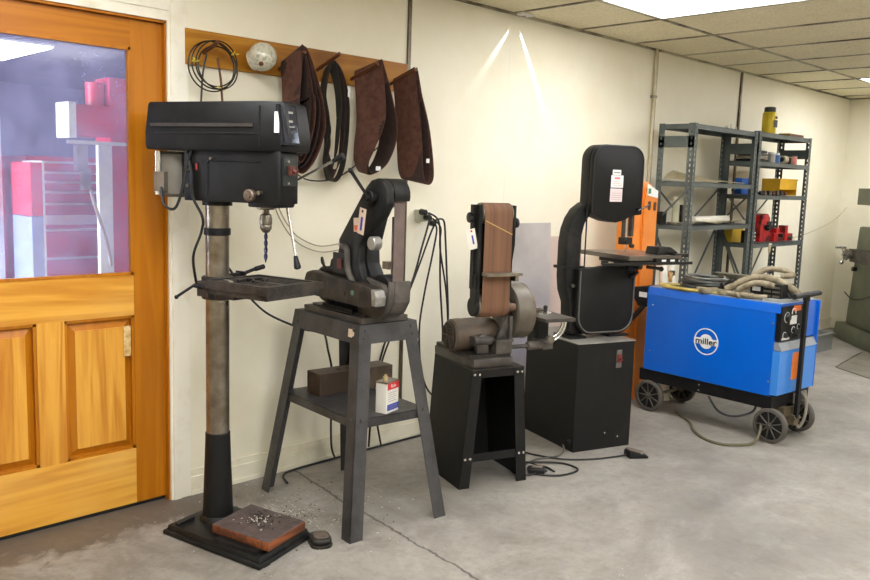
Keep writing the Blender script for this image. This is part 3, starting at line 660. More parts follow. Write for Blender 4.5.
# feed levers on the far side
hub = obj('feed_hub', B().cyl((.062, -.225, 1.40), (.115, -.225, 1.40), .026, ch=.003), steel, HD)
import math as _m
for ang in (0, 120, 240):
    pass
for a_, c_ in (((.118, -.23, 1.395), (.10, -.30, 1.125)), ((.118, -.24, 1.41), (.10, -.47, 1.515)), ((.118, -.21, 1.41), (.13, -.02, 1.53))):
    A_, C_ = Vector(a_), Vector(c_); D_ = (C_-A_).normalized()
    l_ = obj('feed_lever', B().cyl(A_, C_, .0055, seg=10), bright, HD)
    obj('lever_grip', B().lathe([(.008, -.012), (.009, -.005), (.014, .03), (.0135, .038), (.006, .042)], C_, D_, 14), rubber, l_)
# things lying on the drill table
Mt = lambda x, y, z=1.0465: (Matrix.Translation((1.705, -.395, 0)) @ Matrix.Rotation(math.radians(12), 4, 'Z')) @ Vector((x, y, z))
for k, (x, y, a, l_, lab) in enumerate(((-.05, -.20, 30, .09, 'longest drill bit lying on the drill press table'), (-.035, -.235, 55, .075, 'drill bit lying aslant on the drill press table'),
        (-.01, -.215, 10, .07, 'short drill bit lying flat on the drill press table'), (.01, -.25, 40, .055, 'shortest drill bit lying on the drill press table'))):
    p = Mt(x, y, 1.052)
    o = tag(obj('drill_bit', B().cyl((-l_/2, 0, 0), (l_/2, 0, 0), .0045, .004, 8), mat('blackened_bit', (30, 28, 28), .4, .6)), lab, 'drill bit', 'loose drill bits on the drill table'); at(o, p, a)
p = Mt(-.10, -.17, 1.0490)
o = tag(obj('steel_rule', B().box(-.045, .045, -.008, .008, 0, .0015), bright), 'small bright steel rule lying on the drill press table', 'ruler'); at(o, p, 75)
# wood block on the drill base
blk_m = wood('stained_block', (142, 80, 44), (88, 50, 32), (58, 40, 34), 'X', 1.6, .7)
top_m = mat('oily_block_top', (86, 72, 68), .6, 0, .2, 18, .3, 80, col2=(56, 46, 44), thr=(.35, .7))
t = thing('wood_block', 'thick stained wooden block lying on the drill press base', 'wooden block', (1.705, -.395, .0565), 15)
obj('block', B().hull8([(-.158, -.413, 0), (.078, -.397, 0), (.088, -.10, 0), (-.148, -.116, 0)], [(-.158, -.413, .035), (.078, -.397, .035), (.088, -.10, .035), (-.148, -.116, .035)], .003), blk_m, t)
obj('top_face', B().hull8([(-.156, -.411, .0345), (.076, -.395, .0345), (.086, -.102, .0345), (-.146, -.118, .0345)], [(-.155, -.410, .0362), (.075, -.394, .0362), (.085, -.103, .0362), (-.145, -.119, .0362)], 0), top_m, t)
def chips(name, label, cx, cy, z, n, spread, mats, rz=0, smin=.0015, smax=.005, loc=(0, 0, 0)):
    b = B()
    for i in range(n):
        r = abs(random.gauss(0, spread)); a = random.uniform(0, 6.28); s = random.uniform(smin, smax)
        b.mi = random.randrange(len(mats))
        M = Matrix.Translation((cx+r*math.cos(a), cy+r*math.sin(a), z+s*.4+random.uniform(0, .004)*(r < spread*.5))) @ Euler((random.uniform(-.5, .5), random.uniform(-.5, .5), a*3)).to_matrix().to_4x4()
        b.box(-s, s, -s*.35, s*.35, -s*.15, s*.15, M=M)
    return tag(at(obj(name, b, mats, None, False), loc, rz), label, 'metal shavings', kind='stuff')
chip_l = mat('bright_chips', (220, 214, 200), .4, .3); chip_d = mat('dark_chips', (44, 38, 36), .5, .4)
chips('metal_shavings', 'pile of metal shavings on the stained wooden block', -.02, -.24, .0928, 260, .045, [chip_l, chip_d, chip_d, chip_d], 15, loc=(1.705, -.395, 0))
chips('metal_shavings', 'scattered metal shavings on the floor around the drill press', 2.02, -.50, .001, 420, .27, [chip_l, chip_l, chip_d], 0)

t = thing('power_cable', 'black cable sagging along the wall from the drill press towards the grinder stand', 'cable', (1.86, -.10, 1.0))
obj('cable', B().tube([(.004, .02, .119), (.068, 0, .042), (.128, 0, -.042), (.191, 0, -.115), (.288, 0, -.193), (.457, 0, -.271), (.54, 0, -.295), (.60, 0, -.31), (.627, 0, -.399), (.654, 0, -.514), (.66, .01, -.7), (.68, .03, -.9), (.72, .05, -.985)], .0055, 6), cable_m, t)
# ------------------------------------------------------------------ tall four legged stand with shelf
S1 = thing('machine_stand', 'tall grey four legged steel stand with a shelf under the belt grinder', 'stand', (2.2916, -.5368, 0), -5)
TX, TY, BX, BY, TH = .143, .25, .25, .3675, .858
def bolts(b, pts, nrm, r=.0085):
    for p in pts:
        b.lathe([(r, 0), (r*.8, .004), (0, .0055)], p, nrm, 10)
for sx in (-1, 1):
    for sy in (-1, 1):
        b = B(); w = .062; t_ = .004
        tz = TH-.004
        top = Vector((sx*TX, sy*TY, tz)); bot = Vector((sx*BX, sy*BY, 0))
        # face in x (seen from +-y) and face in y
        def q(p, dx0, dx1, dy0, dy1): return [(p.x-sx*dx0, p.y-sy*dy0, p.z), (p.x-sx*dx1, p.y-sy*dy0, p.z), (p.x-sx*dx1, p.y-sy*dy1, p.z), (p.x-sx*dx0, p.y-sy*dy1, p.z)]
        b.hull8(q(bot, 0, w, 0, t_), q(top, 0, w, 0, t_)); b.hull8(q(bot, 0, t_, 0, w), q(top, 0, t_, 0, w))
        def lp(z): return bot.lerp(top, z/tz)
        for z in (.475,):
            p = lp(z); bolts(b, [(p.x-sx*.03, p.y+sy*.0005, p.z)], (0, sy, 0)); bolts(b, [(p.x+sx*.0005, p.y-sy*.03, p.z)], (sx, 0, 0))
        obj('leg', b, stand_m, S1)
b = B(); e = .005
def app(z): 
    f = z/ (TH-.004); return BX+(TX-BX)*f+e, BY+(TY-BY)*f+e
x1, y1_ = app(TH); x0, y0_ = app(TH-.078)
for sy in (-1, 1):
    b.hull8([(-x0, sy*y0_, TH-.078), (x0, sy*y0_, TH-.078), (x0, sy*(y0_-.004), TH-.078), (-x0, sy*(y0_-.004), TH-.078)], [(-x1, sy*y1_, TH), (x1, sy*y1_, TH), (x1, sy*(y1_-.004), TH), (-x1, sy*(y1_-.004), TH)])
    for sx in (-1, 1): bolts(b, [(sx*(x1-.030), sy*(y1_+.003), TH-.022), (sx*(x1-.024), sy*(y1_+.006), TH-.055)], (0, sy, .1))
for sx in (-1, 1):
    b.hull8([(sx*x0, -y0_, TH-.078), (sx*x0, y0_, TH-.078), (sx*(x0-.004), y0_, TH-.078), (sx*(x0-.004), -y0_, TH-.078)], [(sx*x1, -y1_, TH), (sx*x1, y1_, TH), (sx*(x1-.004), y1_, TH), (sx*(x1-.004), -y1_, TH)])
    for sy in (-1, 1): bolts(b, [(sx*(x1+.004), sy*(y1_-.03), TH-.022), (sx*(x1+.006), sy*(y1_-.03), TH-.055)], (sx, 0, .1))
b.box(-x1, x1, -y1_, y1_, TH-.003, TH)
obj('apron', b, stand_m, S1)
obj('sticker', B().hull8([(-x1-.0075, -y1_+.028, TH-.062), (-x1-.0075, -y1_+.07, TH-.062), (-x1-.0055, -y1_+.07, TH-.062), (-x1-.0055, -y1_+.028, TH-.062)], [(-x1-.0040, -y1_+.028, TH-.022), (-x1-.0040, -y1_+.07, TH-.022), (-x1-.002, -y1_+.07, TH-.022), (-x1-.002, -y1_+.028, TH-.022)]), tag_m, S1, label='small tan sticker')
xs_, ys_ = app(.475); xs_ -= .012; ys_ -= .012
b = B().box(-xs_, xs_, -ys_, ys_, .474, .478)
b.box(-xs_, -xs_+.003, -ys_, ys_, .44, .478).box(xs_-.003, xs_, -ys_, ys_, .44, .478).box(-xs_, xs_, -ys_, -ys_+.003, .44, .478).box(-xs_, xs_, ys_-.003, ys_, .44, .478)
obj('shelf', b, stand_m, S1)
SW = lambda x, y, z: (Matrix.Translation((2.33, -.50, 0)) @ Matrix.Rotation(math.radians(-5), 4, 'Z')) @ Vector((x, y, z))
# timber block on the shelf
t = thing('steel_block', 'long dark oily block lying on the lower shelf of the grinder stand', 'block', SW(.062, .12, .479), -5)
obj('block', B().box(-.20, .20, -.055, .055, 0, .098, .003), mat('dark_oily_block', (70, 56, 46), .55, .1, .3, 9, col2=(110, 92, 72), thr=(.5, .8)), t)
obj('hole', B().cyl((-.07, 0, .0975), (-.07, 0, .0992), .012).cyl((-.02, 0, .0975), (-.02, 0, .0992), .012), rubber, t)
# can
t = thing('oil_can', 'white rectangular can with red and blue label on the stand shelf', 'can', SW(-.026, -.285, .479), 14)
canm = mat('white_tin', (220, 216, 206), .3, .1, .12, 20, col2=(196, 186, 160), thr=(.6, .8))
obj('body', B().box(-.046, .046, -.026, .026, 0, .132, .008, 3), canm, t)
obj('rim', B().box(-.047, .047, -.027, .027, .126, .133, .003), steel, t)
obj('cap', B().cyl((-.015, 0, .132), (-.015, 0, .150), .011).cyl((-.015, 0, .150), (-.015, 0, .158), .006), mat('tan_cap', (170, 150, 110), .5), t)
obj('red_label', B().box(-.036, .046, -.0272, -.0262, .098, .126), red_m, t); obj('blue_label', B().box(-.036, .046, -.0272, -.0262, .010, .036), blue_ink, t)
text('label_text', 'Rislo', .02, white_l, t, Matrix.Translation((.006, -.0275, .112)) @ Matrix.Rotation(math.radians(90), 4, 'X'), .0002, .9)
lm = B()
for k in range(5): lm.box(-.03, .03-.01*(k % 2), -.0270, -.0263, .048+.009*k, .0495+.009*k)
for k in range(2): lm.box(-.028, .036, -.0276, -.0271, .017+.009*k, .020+.009*k)
obj('label_print', lm, grey_ink, t)
# ------------------------------------------------------------------ belt grinder
G = thing('belt_grinder', 'narrow belt grinder with slanted arm on the tall grey stand', 'grinder', (2.33, -.50, .858), -5)
o_ = -.858
b = B(); b.box(-.158, .075, -.28, .175, .0015, .024, .004)
b.box(-.13, .06, -.26, .15, .024, .034, .004)
obj('base_plate', b, grey_cast, G)
b = B(); b.box(-.155, -.145, -.2, .1, .030, .036).box(-.14, -.05, -.18, .05, .034, .046, .004)
obj('base_rib', b, black2, G)
def Z(l): return [(y, z+o_) for y, z in l]
# long housing (motor mount arm) near side
b = B(); b.prism(Z([(.145, .955), (.152, 1.0), (.135, 1.035), (.09, 1.045), (-.34, 1.022), (-.385, 1.008), (-.40, .985), (-.395, .945), (-.375, .932), (-.30, .930), (.09, .935), (.125, .938)]), 0, -.178, -.125, .012, 3)
h = obj('drive_cover', b, grime, G)
obj('worn_end', B().prism(Z([(-.372, .948), (-.398, .948), (-.4035, .985), (-.388, 1.010), (-.366, 1.014)]), 0, -.1795, -.130, .003), mat('worn_bare_metal', (150, 148, 142), .4, .5, .3, 30), h, label='worn bare metal end')
for y, z in ((.05, .985), (-.17, .975)): obj('bolt', B().cyl((-.178, y, z+o_), (-.184, y, z+o_), .013, seg=6), grime, h)
obj('cover_badge', B().cyl((-.178, -.235, .985+o_), (-.1805, -.235, .985+o_), .011), mat('green_dot', (90, 120, 100), .4), h)
# motor body behind
b = B().cyl((-.13, .065, .985+o_), (.06, .065, .985+o_), .078, seg=28, ch=.01); b.box(-.08, .05, .01, .12, .88+o_, .93+o_, .006)
obj('motor', b, grime, G)
# arm plate
b = B(); b.prism(Z([(-.15, .93), (-.02, .95), (.02, 1.02), (.0, 1.10), (-.055, 1.13), (-.066, 1.165), (-.06, 1.19), (-.255, 1.415), (-.29, 1.443), (-.335, 1.452), (-.375, 1.44), (-.402, 1.41), (-.405, 1.35), (-.37, 1.30), (-.335, 1.275), (-.245, 1.205), (-.215, 1.17), (-.215, 1.10), (-.24, 1.05), (-.29, 1.02), (-.36, 1.0), (-.36, .93)]), 0, -.138, -.098, .010, 3)
b.prism(Z([(-.08, 1.17), (-.08, 1.19), (-.25, 1.395), (-.285, 1.40), (-.285, 1.33), (-.235, 1.20), (-.215, 1.17)]), 0, -.098, -.030, .006)
b.prism(Z([(-.03, .93), (-.05, 1.05), (-.09, 1.175), (-.215, 1.175), (-.222, 1.10), (-.255, 1.05), (-.255, .93)]), 0, -.098, -.030, .008)
arm = obj('arm', b, black2, G)
b = B().tube([(-.142, -.10, 1.165+o_), (-.150, -.145, 1.155+o_), (-.150, -.155, 1.08+o_), (-.148, -.185, 1.03+o_), (-.146, -.24, 1.0+o_), (-.146, -.33, .985+o_)], .013, 10)
obj('arm_rib', b, grey_cast, G)
obj('pivot', B().cyl((-.138, -.315, 1.375+o_), (-.165, -.315, 1.375+o_), .028, ch=.004).cyl((-.165, -.315, 1.375+o_), (-.185, -.315, 1.375+o_), .016), black2, G)
lv = obj('tension_lever', B().cyl((-.168, -.305, 1.385+o_), (-.168, -.195, 1.475+o_), .006, .008, 12).ball((-.168, -.19, 1.479+o_), .011), plastic, G)
obj('bolt', B().cyl((-.138, -.085, 1.17+o_), (-.148, -.085, 1.17+o_), .009, seg=6), bright, G)
Ml = Matrix.Translation((-.1392, -.205, 1.26+o_)) @ Matrix.Rotation(math.radians(-4), 4, 'X')
obj('warning_label', B().box(-.0008, .0004, -.026, .026, -.028, .028, M=Ml), tag_m, G, False)
obj('warning_print', B().box(-.0014, -.0009, -.022, .022, -.024, -.002, M=Ml).cyl((-.0009, 0, .008), (-.0014, 0, .008), .013), mat('orange_ink', (206, 96, 56), .5), G, False)
# tags
Mt2 = Matrix.Translation((-.172, -.265, 1.335+o_)) @ Matrix.Rotation(math.radians(10), 4, 'X')
tg = obj('paper_tag', B().box(-.001, .0, -.05, -.005, -.105, .0, .0, M=Mt2), tag_m, G)
obj('tag_print', B().box(-.0016, -.0011, -.035, -.022, -.09, -.035, M=Mt2), blue_ink, tg); obj('tag_eyelet', B().cyl((-.001, -.027, -.012), (-.002, -.027, -.012), .006, M=Mt2), dark_ink, tg)
# wheels and belt
YC, ZT, RT = -.335, 1.385+o_, .052
obj('top_wheel', B().cyl((-.092, YC, ZT), (-.032, YC, ZT), RT, seg=32, ch=.004), bright, G)
YB_, ZB, RB = -.310, .985+o_, .078
obj('drive_wheel', B().cyl((-.092, YB_, ZB), (-.032, YB_, ZB), RB, seg=32, ch=.004), rubber, G)
obj('idler_roller', B().cyl((-.138, -.300, 1.19+o_), (-.098, -.300, 1.19+o_), .028, seg=28, ch=.003), mat('white_roller', (176, 174, 168), .3, .6, .15), G)
YI, ZI, RI = -.235, 1.19+o_, .030
pts = []
for i in range(13): a = math.radians(180-180*i/12 + 0); pts.append((YC+(RT+.001)*math.cos(a), ZT+(RT+.001)*math.sin(a)))
pts += [(YI+RI+.002, ZI+.01), (YI+RI+.002, ZI-.01)]
for i in range(13): a = math.radians(0-180*i/12); pts.append((YB_+(RB+.001)*math.cos(a), ZB+(RB+.001)*math.sin(a)))
belt_m = mat('grey_brown_abrasive', (104, 88, 82), .8, 0, .15, 20, .3, 400)
obj('abrasive_belt', B().strip([(-.089, y, z) for y, z in pts], [(-.037, y, z) for y, z in pts], .002), belt_m, G)
# guards
b = B(); gp = []
for i in range(9): a = math.radians(200-130*i/8); gp.append((YC+.066*math.cos(a), ZT+.062*math.sin(a)))
b.strip([(-.100, y, z) for y, z in gp], [(-.024, y, z) for y, z in gp], -.004, False)
b.strip([(-.028, y, z) for y, z in gp], [(-.028, YC+(y-YC)*.86, ZT+(z-ZT)*.86) for y, z in gp], .004, False)
obj('top_guard', b, black2, G)
b = B(); b.prism(Z([(-.20, .885), (-.33, .885), (-.385, .915), (-.415, .96), (-.418, 1.045), (-.402, 1.045), (-.395, .99), (-.36, 1.03), (-.22, 1.05), (-.17, 1.0)]), 0, -.124, -.098, .006)
b.prism(Z([(-.33, .885), (-.385, .915), (-.415, .96), (-.418, 1.045), (-.402, 1.045), (-.398, .96), (-.375, .925), (-.33, .90)]), 0, -.098, -.020, .003)
b.prism(Z([(-.2, .885), (-.33, .885), (-.385, .915), (-.415, .96), (-.418, 1.04), (-.2, 1.04)]), 0, -.026, -.020, .002)
obj('lower_guard', b, grey_cast, G)
obj('platen', B().box(-.088, -.038, -.379, -.372, 1.07+o_, 1.30+o_, .001).box(-.1, -.03, -.37, -.33, 1.09+o_, 1.12+o_, .003), steel, G)
b = B().box(-.152, -.139, -.135, -.045, 1.05+o_, 1.135+o_, .006); sw = obj('switch_box', b, plastic, G)
obj('switch_button', B().box(-.158, -.1525, -.115, -.085, 1.07+o_, 1.11+o_, .003), mat('dull_red', (96, 44, 44), .4), sw)
obj('power_cord', B().tube([(-.145, -.04, 1.06+o_), (-.15, .0, 1.055+o_), (-.15, .04, 1.08+o_), (-.14, .06, 1.10+o_), (-.12, .075, 1.06+o_)], .006, 8), cable_m, G)
# ------------------------------------------------------------------ foot pedals
def pedal(name, label, loc, rz, cab, L_=.10, m=black2, foot=True):
    t = thing(name, label, 'foot switch', loc, rz)
    if not foot:
        b = B(); pl = rrect(-.056, .056, -.044, .044, .034, 5)
        b.prism(pl, 2, 0, .012, .003); b.prism([(x*.93, y*.93) for x, y in pl], 2, .012, .036, .011, 3); obj('housing', b, m, t)
        obj('treadle', B().prism([(x*.62-.006, y*.66) for x, y in pl], 2, .0355, .042, .004), mat('dusty_pad_2', (88, 76, 66), .7, 0, .2, 30), t)
        obj('power_cord', B().tube(cab, .0045, 6), cable_m, t); return t
    obj('housing', B().prism([(-.055, 0), (.055, 0), (.055, .030), (.04, .042), (-.045, .018), (-.055, .010)], 1, -.040, .040, .010, 3), m, t)
    obj('treadle', B().prism([(-.048, .022), (.040, .047), (.050, .040), (.046, .036), (-.046, .014)], 1, -.026, .026, .003), mat('dusty_pad', (104, 92, 80), .7, 0, .2, 30), t)
    obj('power_cord', B().tube(cab, .0045, 6), cable_m, t); return t
pedal('foot_switch', 'dusty rounded foot switch on the floor beside the drill press base', (1.925, -.80, 0), 66, [(.05, 0, .012), (.08, .02, .008), (.12, .07, .006), (.13, .14, .006), (.10, .19, .006), (.08, .25, .006)], m=grime, foot=False)
pedal('foot_switch', 'grey foot switch on the floor behind the belt sander stand leg', (3.262, -.835, 0), 215, [(.05, 0, .012), (.08, -.05, .006), (.05, -.12, .006), (-.06, -.15, .006), (-.10, -.08, .006), (-.04, -.03, .03), (.0, .05, .006)])
t = pedal('foot_switch', 'black foot switch with white sticker on the open floor before the bandsaw', (3.875, -1.03, 0), 145, [(.05, 0, .012), (.12, .01, .006), (.26, .04, .006), (.42, .03, .006), (.56, -.06, .006), (.62, -.14, .006)])
obj('sticker', B().box(-.02, .002, .0345, .0352, .006, .028), white_l, t)
t = thing('floor_cable', 'black cable looping on the floor between belt sander stand and bandsaw', 'cable', (3.3, -.8, .006))
obj('cable', B().tube([(-.02, .12, 0), (.10, .02, 0), (.16, -.06, 0), (.14, -.16, 0), (.02, -.16, 0), (-.06, -.10, 0), (-.08, -.02, 0), (-.02, .03, 0), (.04, -.02, 0), (.02, -.1, 0)], .005, 6), cable_m, t)
t = thing('floor_cable', 'grey cable running from under the bandsaw cabinet over the floor', 'cable', (3.6, -.76, .006))
obj('cable', B().tube([(.03, .04, .03), (.0, .01, .012), (-.08, .0, 0), (-.2, .04, 0), (-.34, .02, 0)], .005, 6), mat('grey_cable', (84, 80, 74), .5), t)
# ------------------------------------------------------------------ belt sander stand
S2 = thing('machine_stand', 'short black flared steel stand under the belt and disc sander', 'stand', (2.95, -.805, 0), -19)
b = B(); w = .055
obj('front_frame', B().hull8([(-.134, -.003, .534), (.148, -.003, .534), (.148, 0, .534), (-.134, 0, .534)], [(-.132, -.003, .57), (.147, -.003, .57), (.147, 0, .57), (-.132, 0, .57)])
, cabinet_m, S2)
obj('cross_bar', B().hull8([(-.168, -.003, .125), (.175, -.003, .125), (.175, 0, .125), (-.168, 0, .125)], [(-.165, -.003, .165), (.172, -.003, .165), (.172, 0, .165), (-.165, 0, .165)]), cabinet_m, S2)
DT, DB = .40, .37
for sx, xt, xb in ((-1, -.134, -.184), (1, .149, .188)):
    for yt, yb, sy in ((-.006, -.008, -1), (DT, DB, 1)):
        b = B()
        b.hull8([(xb, yb, 0), (xb-sx*w, yb, 0), (xb-sx*w, yb-sy*.004, 0), (xb, yb-sy*.004, 0)], [(xt, yt, .572), (xt-sx*w, yt, .572), (xt-sx*w, yt-sy*.004, .572), (xt, yt-sy*.004, .572)])
        if sy < 0:
            for z in (.552, .145):
                f = z/.572; xx = xb+(xt-xb)*f
                for q_ in (.014, .040): bb_ = B(); bolts(bb_, [(xx-sx*q_, yb-.001, z)], (0, -1, 0), .0075); obj('bolt', bb_, bright, S2)
        obj('leg', b, cabinet_m, S2)
    b = B().hull8([(xb, -.008, 0), (xb, DB, 0), (xb-sx*.003, DB, 0), (xb-sx*.003, -.008, 0)], [(xt, -.006, .572), (xt, DT, .572), (xt-sx*.003, DT, .572), (xt-sx*.003, -.006, .572)])
    obj('side_panel', b, cabinet_m, S2)
obj('rear_panel', B().hull8([(-.165, DB-.03, .01), (.17, DB-.03, .01), (.17, DB-.034, .01), (-.165, DB-.034, .01)], [(-.13, DT-.005, .57), (.146, DT-.005, .57), (.146, DT-.009, .57), (-.13, DT-.009, .57)]), cabinet_m, S2)
b = B().box(-.134, .149, -.008, DT, .570, .576, .002); obj('top_plate', b, grime, S2)
bb = B()
for z in (.47, .30): bb.cyl((-.150-.012*(z < .4), -.008, z), (-.150-.012*(z < .4), -.0085, z), .006)
# ------------------------------------------------------------------ belt and disc sander
SD = thing('belt_disc_sander', 'belt and disc sander with upright brown belt on the short black stand', 'sander', (2.95, -.805, .576), -19)
o_ = -.576
obj('base_casting', B().prism([(-.138, .40), (.10, .40), (.10, .015), (-.115, .015), (-.138, .10)], 2, 0, .045, .008), grey_cast, SD)
obj('base_pad', B().box(-.132, .092, .03, .39, .045, .062, .006), grime, SD)
# lug, block, gusset
obj('lug', B().prism([(-.085, .062)]+[(-.055+.03*math.cos(math.radians(a)), .125+.03*math.sin(math.radians(a))) for a in (180, 150, 120, 90, 60, 30, 0)]+[(-.020, .062)], 1, .045, .075, .004).cyl((-.055, .0449, .125), (-.055, .0435, .125), .011), grey_cast, SD)
b = B().box(.005, .092, .02, .10, .062, .125, .006).box(.0, .097, .015, .105, .118, .130, .003)
obj('mount_block', b, grey_cast, SD)
obj('gusset', B().prism([(.02, .130), (.082, .130), (.082, .24), (.07, .24)], 1, .045, .07, .003).box(.080, .096, .03, .10, .130, .24, .003), grey_cast, SD)
# motor
b = B(); YM, ZM = .175, .705+o_+.005
b.lathe([(.05, -.172), (.072, -.170), (.080, -.160), (.082, -.12), (.080, -.10), (.082, -.08), (.082, .05), (.07, .07)], (0, YM, ZM), (1, 0, 0), 32)
motor_m = mat('dusty_brown_motor', (98, 84, 70), .5, .2, .25, 8, .1, 100, col2=(70, 60, 50)); mt_ = obj('motor', b, motor_m, SD)
b = B().lathe([(.0, 0), (.064, 0), (.064, .003)], (-.174, YM, ZM), (1, 0, 0), 30)
obj('fan_cover', b, rubber, mt_)
b = B()
for r in (.022, .036, .050, .063): b.tube([(-.176, YM+r*math.cos(a), ZM+r*math.sin(a)) for a in [i*math.pi/8 for i in range(16)]], .0017, 5, True, True, 2)
for a in (0, 60, 120): c_, s_ = math.cos(math.radians(a)), math.sin(math.radians(a)); b.cyl((-.177, YM+.066*c_, ZM+.066*s_), (-.177, YM-.066*c_, ZM-.066*s_), .003, seg=6)
obj('fan_grille', b, motor_m, mt_)
obj('capacitor', B().cyl((-.10, .06, .70+o_), (.0, .06, .70+o_), .024, seg=20, ch=.003).box(-.1, -.07, .06, .12, .68+o_, .72+o_, .004), grey_cast, SD)
# belt frame
b = B().box(-.114, -.100, .018, .085, .86+o_, 1.345+o_, .004).box(-.120, -.112, .022, .06, .88+o_, 1.02+o_, .003)
b.cyl((-.116, .058, .866+o_), (-.098, .058, .866+o_), .046, seg=28).box(-.122, .06, .05, .08, .95+o_, 1.28+o_, .004)
obj('belt_frame', b, black2, SD)
b = B().prism([(.012, 1.345), (.07, 1.345), (.07, 1.10), (.05, 1.06), (.045, .95), (.03, .95), (.03, 1.08), (.012, 1.16)], 0, .066, .080, .003, M=Matrix.Translation((0, 0, o_)))
b.box(.062, .078, .03, .09, .84+o_, 1.34+o_, .003)
obj('side_arm', b, black2, SD)
RB2 = .050
pts = []
for i in range(13): a = math.radians(180-180*i/12); pts.append((.052+(RB2)*math.cos(a), 1.305+o_+RB2*math.sin(a)))
for i in range(13): a = math.radians(0-180*i/12); pts.append((.060+(.056)*math.cos(a), .870+o_+.056*math.sin(a)))
obj('roller', B().cyl((-.1, .052, 1.305+o_), (.062, .052, 1.305+o_), RB2-.003, seg=28), steel, SD); obj('roller', B().cyl((-.1, .060, .870+o_), (.062, .060, .870+o_), .053, seg=28), steel, SD)
bm_, nt, b_ = new_mat('brown_sanding_belt'); L = nt.links; tc = N(nt, 'ShaderNodeTexCoord'); mp = N(nt, 'ShaderNodeMapping'); mp.inputs['Scale'].default_value = (60, 1, .8); L.new(tc.outputs['Object'], mp.inputs[0])
nn = N(nt, 'ShaderNodeTexNoise', Scale=1., Detail=5.); L.new(mp.outputs[0], nn.inputs[0]); n9 = N(nt, 'ShaderNodeTexNoise', Scale=400.); L.new(tc.outputs['Object'], n9.inputs[0])
base = mixc(rng(nn.outputs['Fac'], .3, .7), (128, 90, 64), (102, 70, 50)); L.new(base, b_.inputs['Base Color']); b_.inputs['Roughness'].default_value = .75
bp = N(nt, 'ShaderNodeBump', Strength=.4, Distance=.002); L.new(n9.outputs['Fac'], bp.inputs['Height']); L.new(bp.outputs[0], b_.inputs['Normal'])
sb = obj('sanding_belt', B().strip([(-.092, y, z) for y, z in pts], [(.056, y, z) for y, z in pts], .0018), bm_, SD)
obj('belt_seam', B().hull8([(-.091, .0012, 1.276+o_), (.055, .0012, 1.212+o_), (.055, .0012, 1.208+o_), (-.091, .0012, 1.272+o_)], [(-.091, -.0002, 1.276+o_), (.055, -.0002, 1.212+o_), (.055, -.0002, 1.208+o_), (-.091, -.0002, 1.272+o_)]), mat('seam_tan', (206, 168, 96), .5), sb)
obj('work_rest', B().box(-.102, .088, -.055, -.004, 1.020+o_, 1.034+o_, .003).box(.07, .088, -.02, .05, .99+o_, 1.02+o_, .003), steel, SD)
def kn(x0, x1, y, z): 
    b = B().cyl((x0, y, z), (x1, y, z), .007)
    b.lathe([(.010, 0), (.024, .003), (.026, .010), (.024, .018), (.012, .021)], (x1, y, z), (x1-x0, 0, 0), 10); obj('knob', b, plastic, SD)
kn(-.114, -.130, .06, 1.285+o_); kn(.078, .090, .05, 1.262+o_)
obj('knob_bracket', B().box(-.128, -.115, .05, .08, 1.20+o_, 1.345+o_, .003), black2, SD)
Mt3 = Matrix.Translation((-.142, .03, 1.235+o_)) @ Matrix.Rotation(math.radians(-14), 4, 'Y') @ Matrix.Rotation(math.radians(-8), 4, 'Z')
tg = obj('paper_tag', B().box(-.046, .0, -.001, 0, -.095, .0, M=Mt3 @ Matrix.Translation((.01, 0, 0))), tag_w, SD)
obj('tag_print', B().box(-.022, -.014, -.0018, -.0012, -.072, -.030, M=Mt3 @ Matrix.Translation((.01, 0, 0))), blue_ink, tg); obj('tag_eyelet', B().cyl((-.018, -.001, -.010), (-.018, -.002, -.010), .005, M=Mt3 @ Matrix.Translation((.01, 0, 0))), red_m, tg)
# disc
YD, ZD = .15, .823+o_
drum_m = mat('dusty_grey_drum', (112, 104, 92), .45, .3, .25, 6, .08, 100, col2=(78, 70, 60))
b = B().lathe([(.05, .115), (.125, .117), (.135, .124), (.136, .205), (.138, .207), (.138, .213), (.134, .215), (.134, .208)], (0, YD, ZD), (1, 0, 0), 48)
obj('disc_housing', b, drum_m, SD)
obj('sanding_disc', B().cyl((.2155, YD, ZD), (.222, YD, ZD), .130, seg=48), bm_, SD)
obj('hub', B().cyl((.075, .11, .845+o_), (.116, .11, .845+o_), .04, seg=24, ch=.004).cyl((.06, .03, .86+o_), (.10, .03, .86+o_), .02), mat('rusty_hub', (104, 78, 60), .6, .3, .3, 20), SD)
# disc table with protractor
TM = bpy.data.objects.new('disc_table', None); C.objects.link(TM); TM.parent = SD; TM.location = (.325, .11, .805+o_)
obj('table_plate', B().box(-.085, .085, -.15, .13, -.016, 0, .003), grey_cast, TM)
obj('mitre_gauge', B().lathe([(.0, .001), (.058, .001), (.058, .007), (.0, .007)], (-.01, .02, 0), (0, 0, 1), 28).box(-.08, .03, .05, .062, .001, .022, .002), bright, TM)
obj('gauge_knob', B().cyl((.02, .02, .007), (.02, .02, .028), .010).ball((.02, .02, .03), .012).box(-.05, .02, .01, .03, .012, .02, .003), plastic, TM)
b = B(); arc = [(.05+.0, .02+.0, 0)]
for r in (.10, .082): b.tube([(-.045+r*math.cos(a), -.11, -.018-r*math.sin(a)) for a in [math.radians(i) for i in range(0, 100, 12)]], .007, 8)
obj('trunnion', b, bright, TM)
obj('trunnion_lock', B().cyl((-.035, -.11, -.105), (-.035, -.13, -.105), .020, seg=14, ch=.003), steel, TM)
obj('trunnion_bracket', B().box(-.03, .03, .0, .05, -.19, -.016, .006), black2, TM)
obj('table_rod', B().cyl((.05, .06, .66+o_), (.31, .06, .66+o_), .010).cyl((.20, .06, .66+o_), (.29, .06, .66+o_), .022, ch=.004).box(.28, .34, .04, .14, .64+o_, .68+o_, .006), grey_cast, SD)
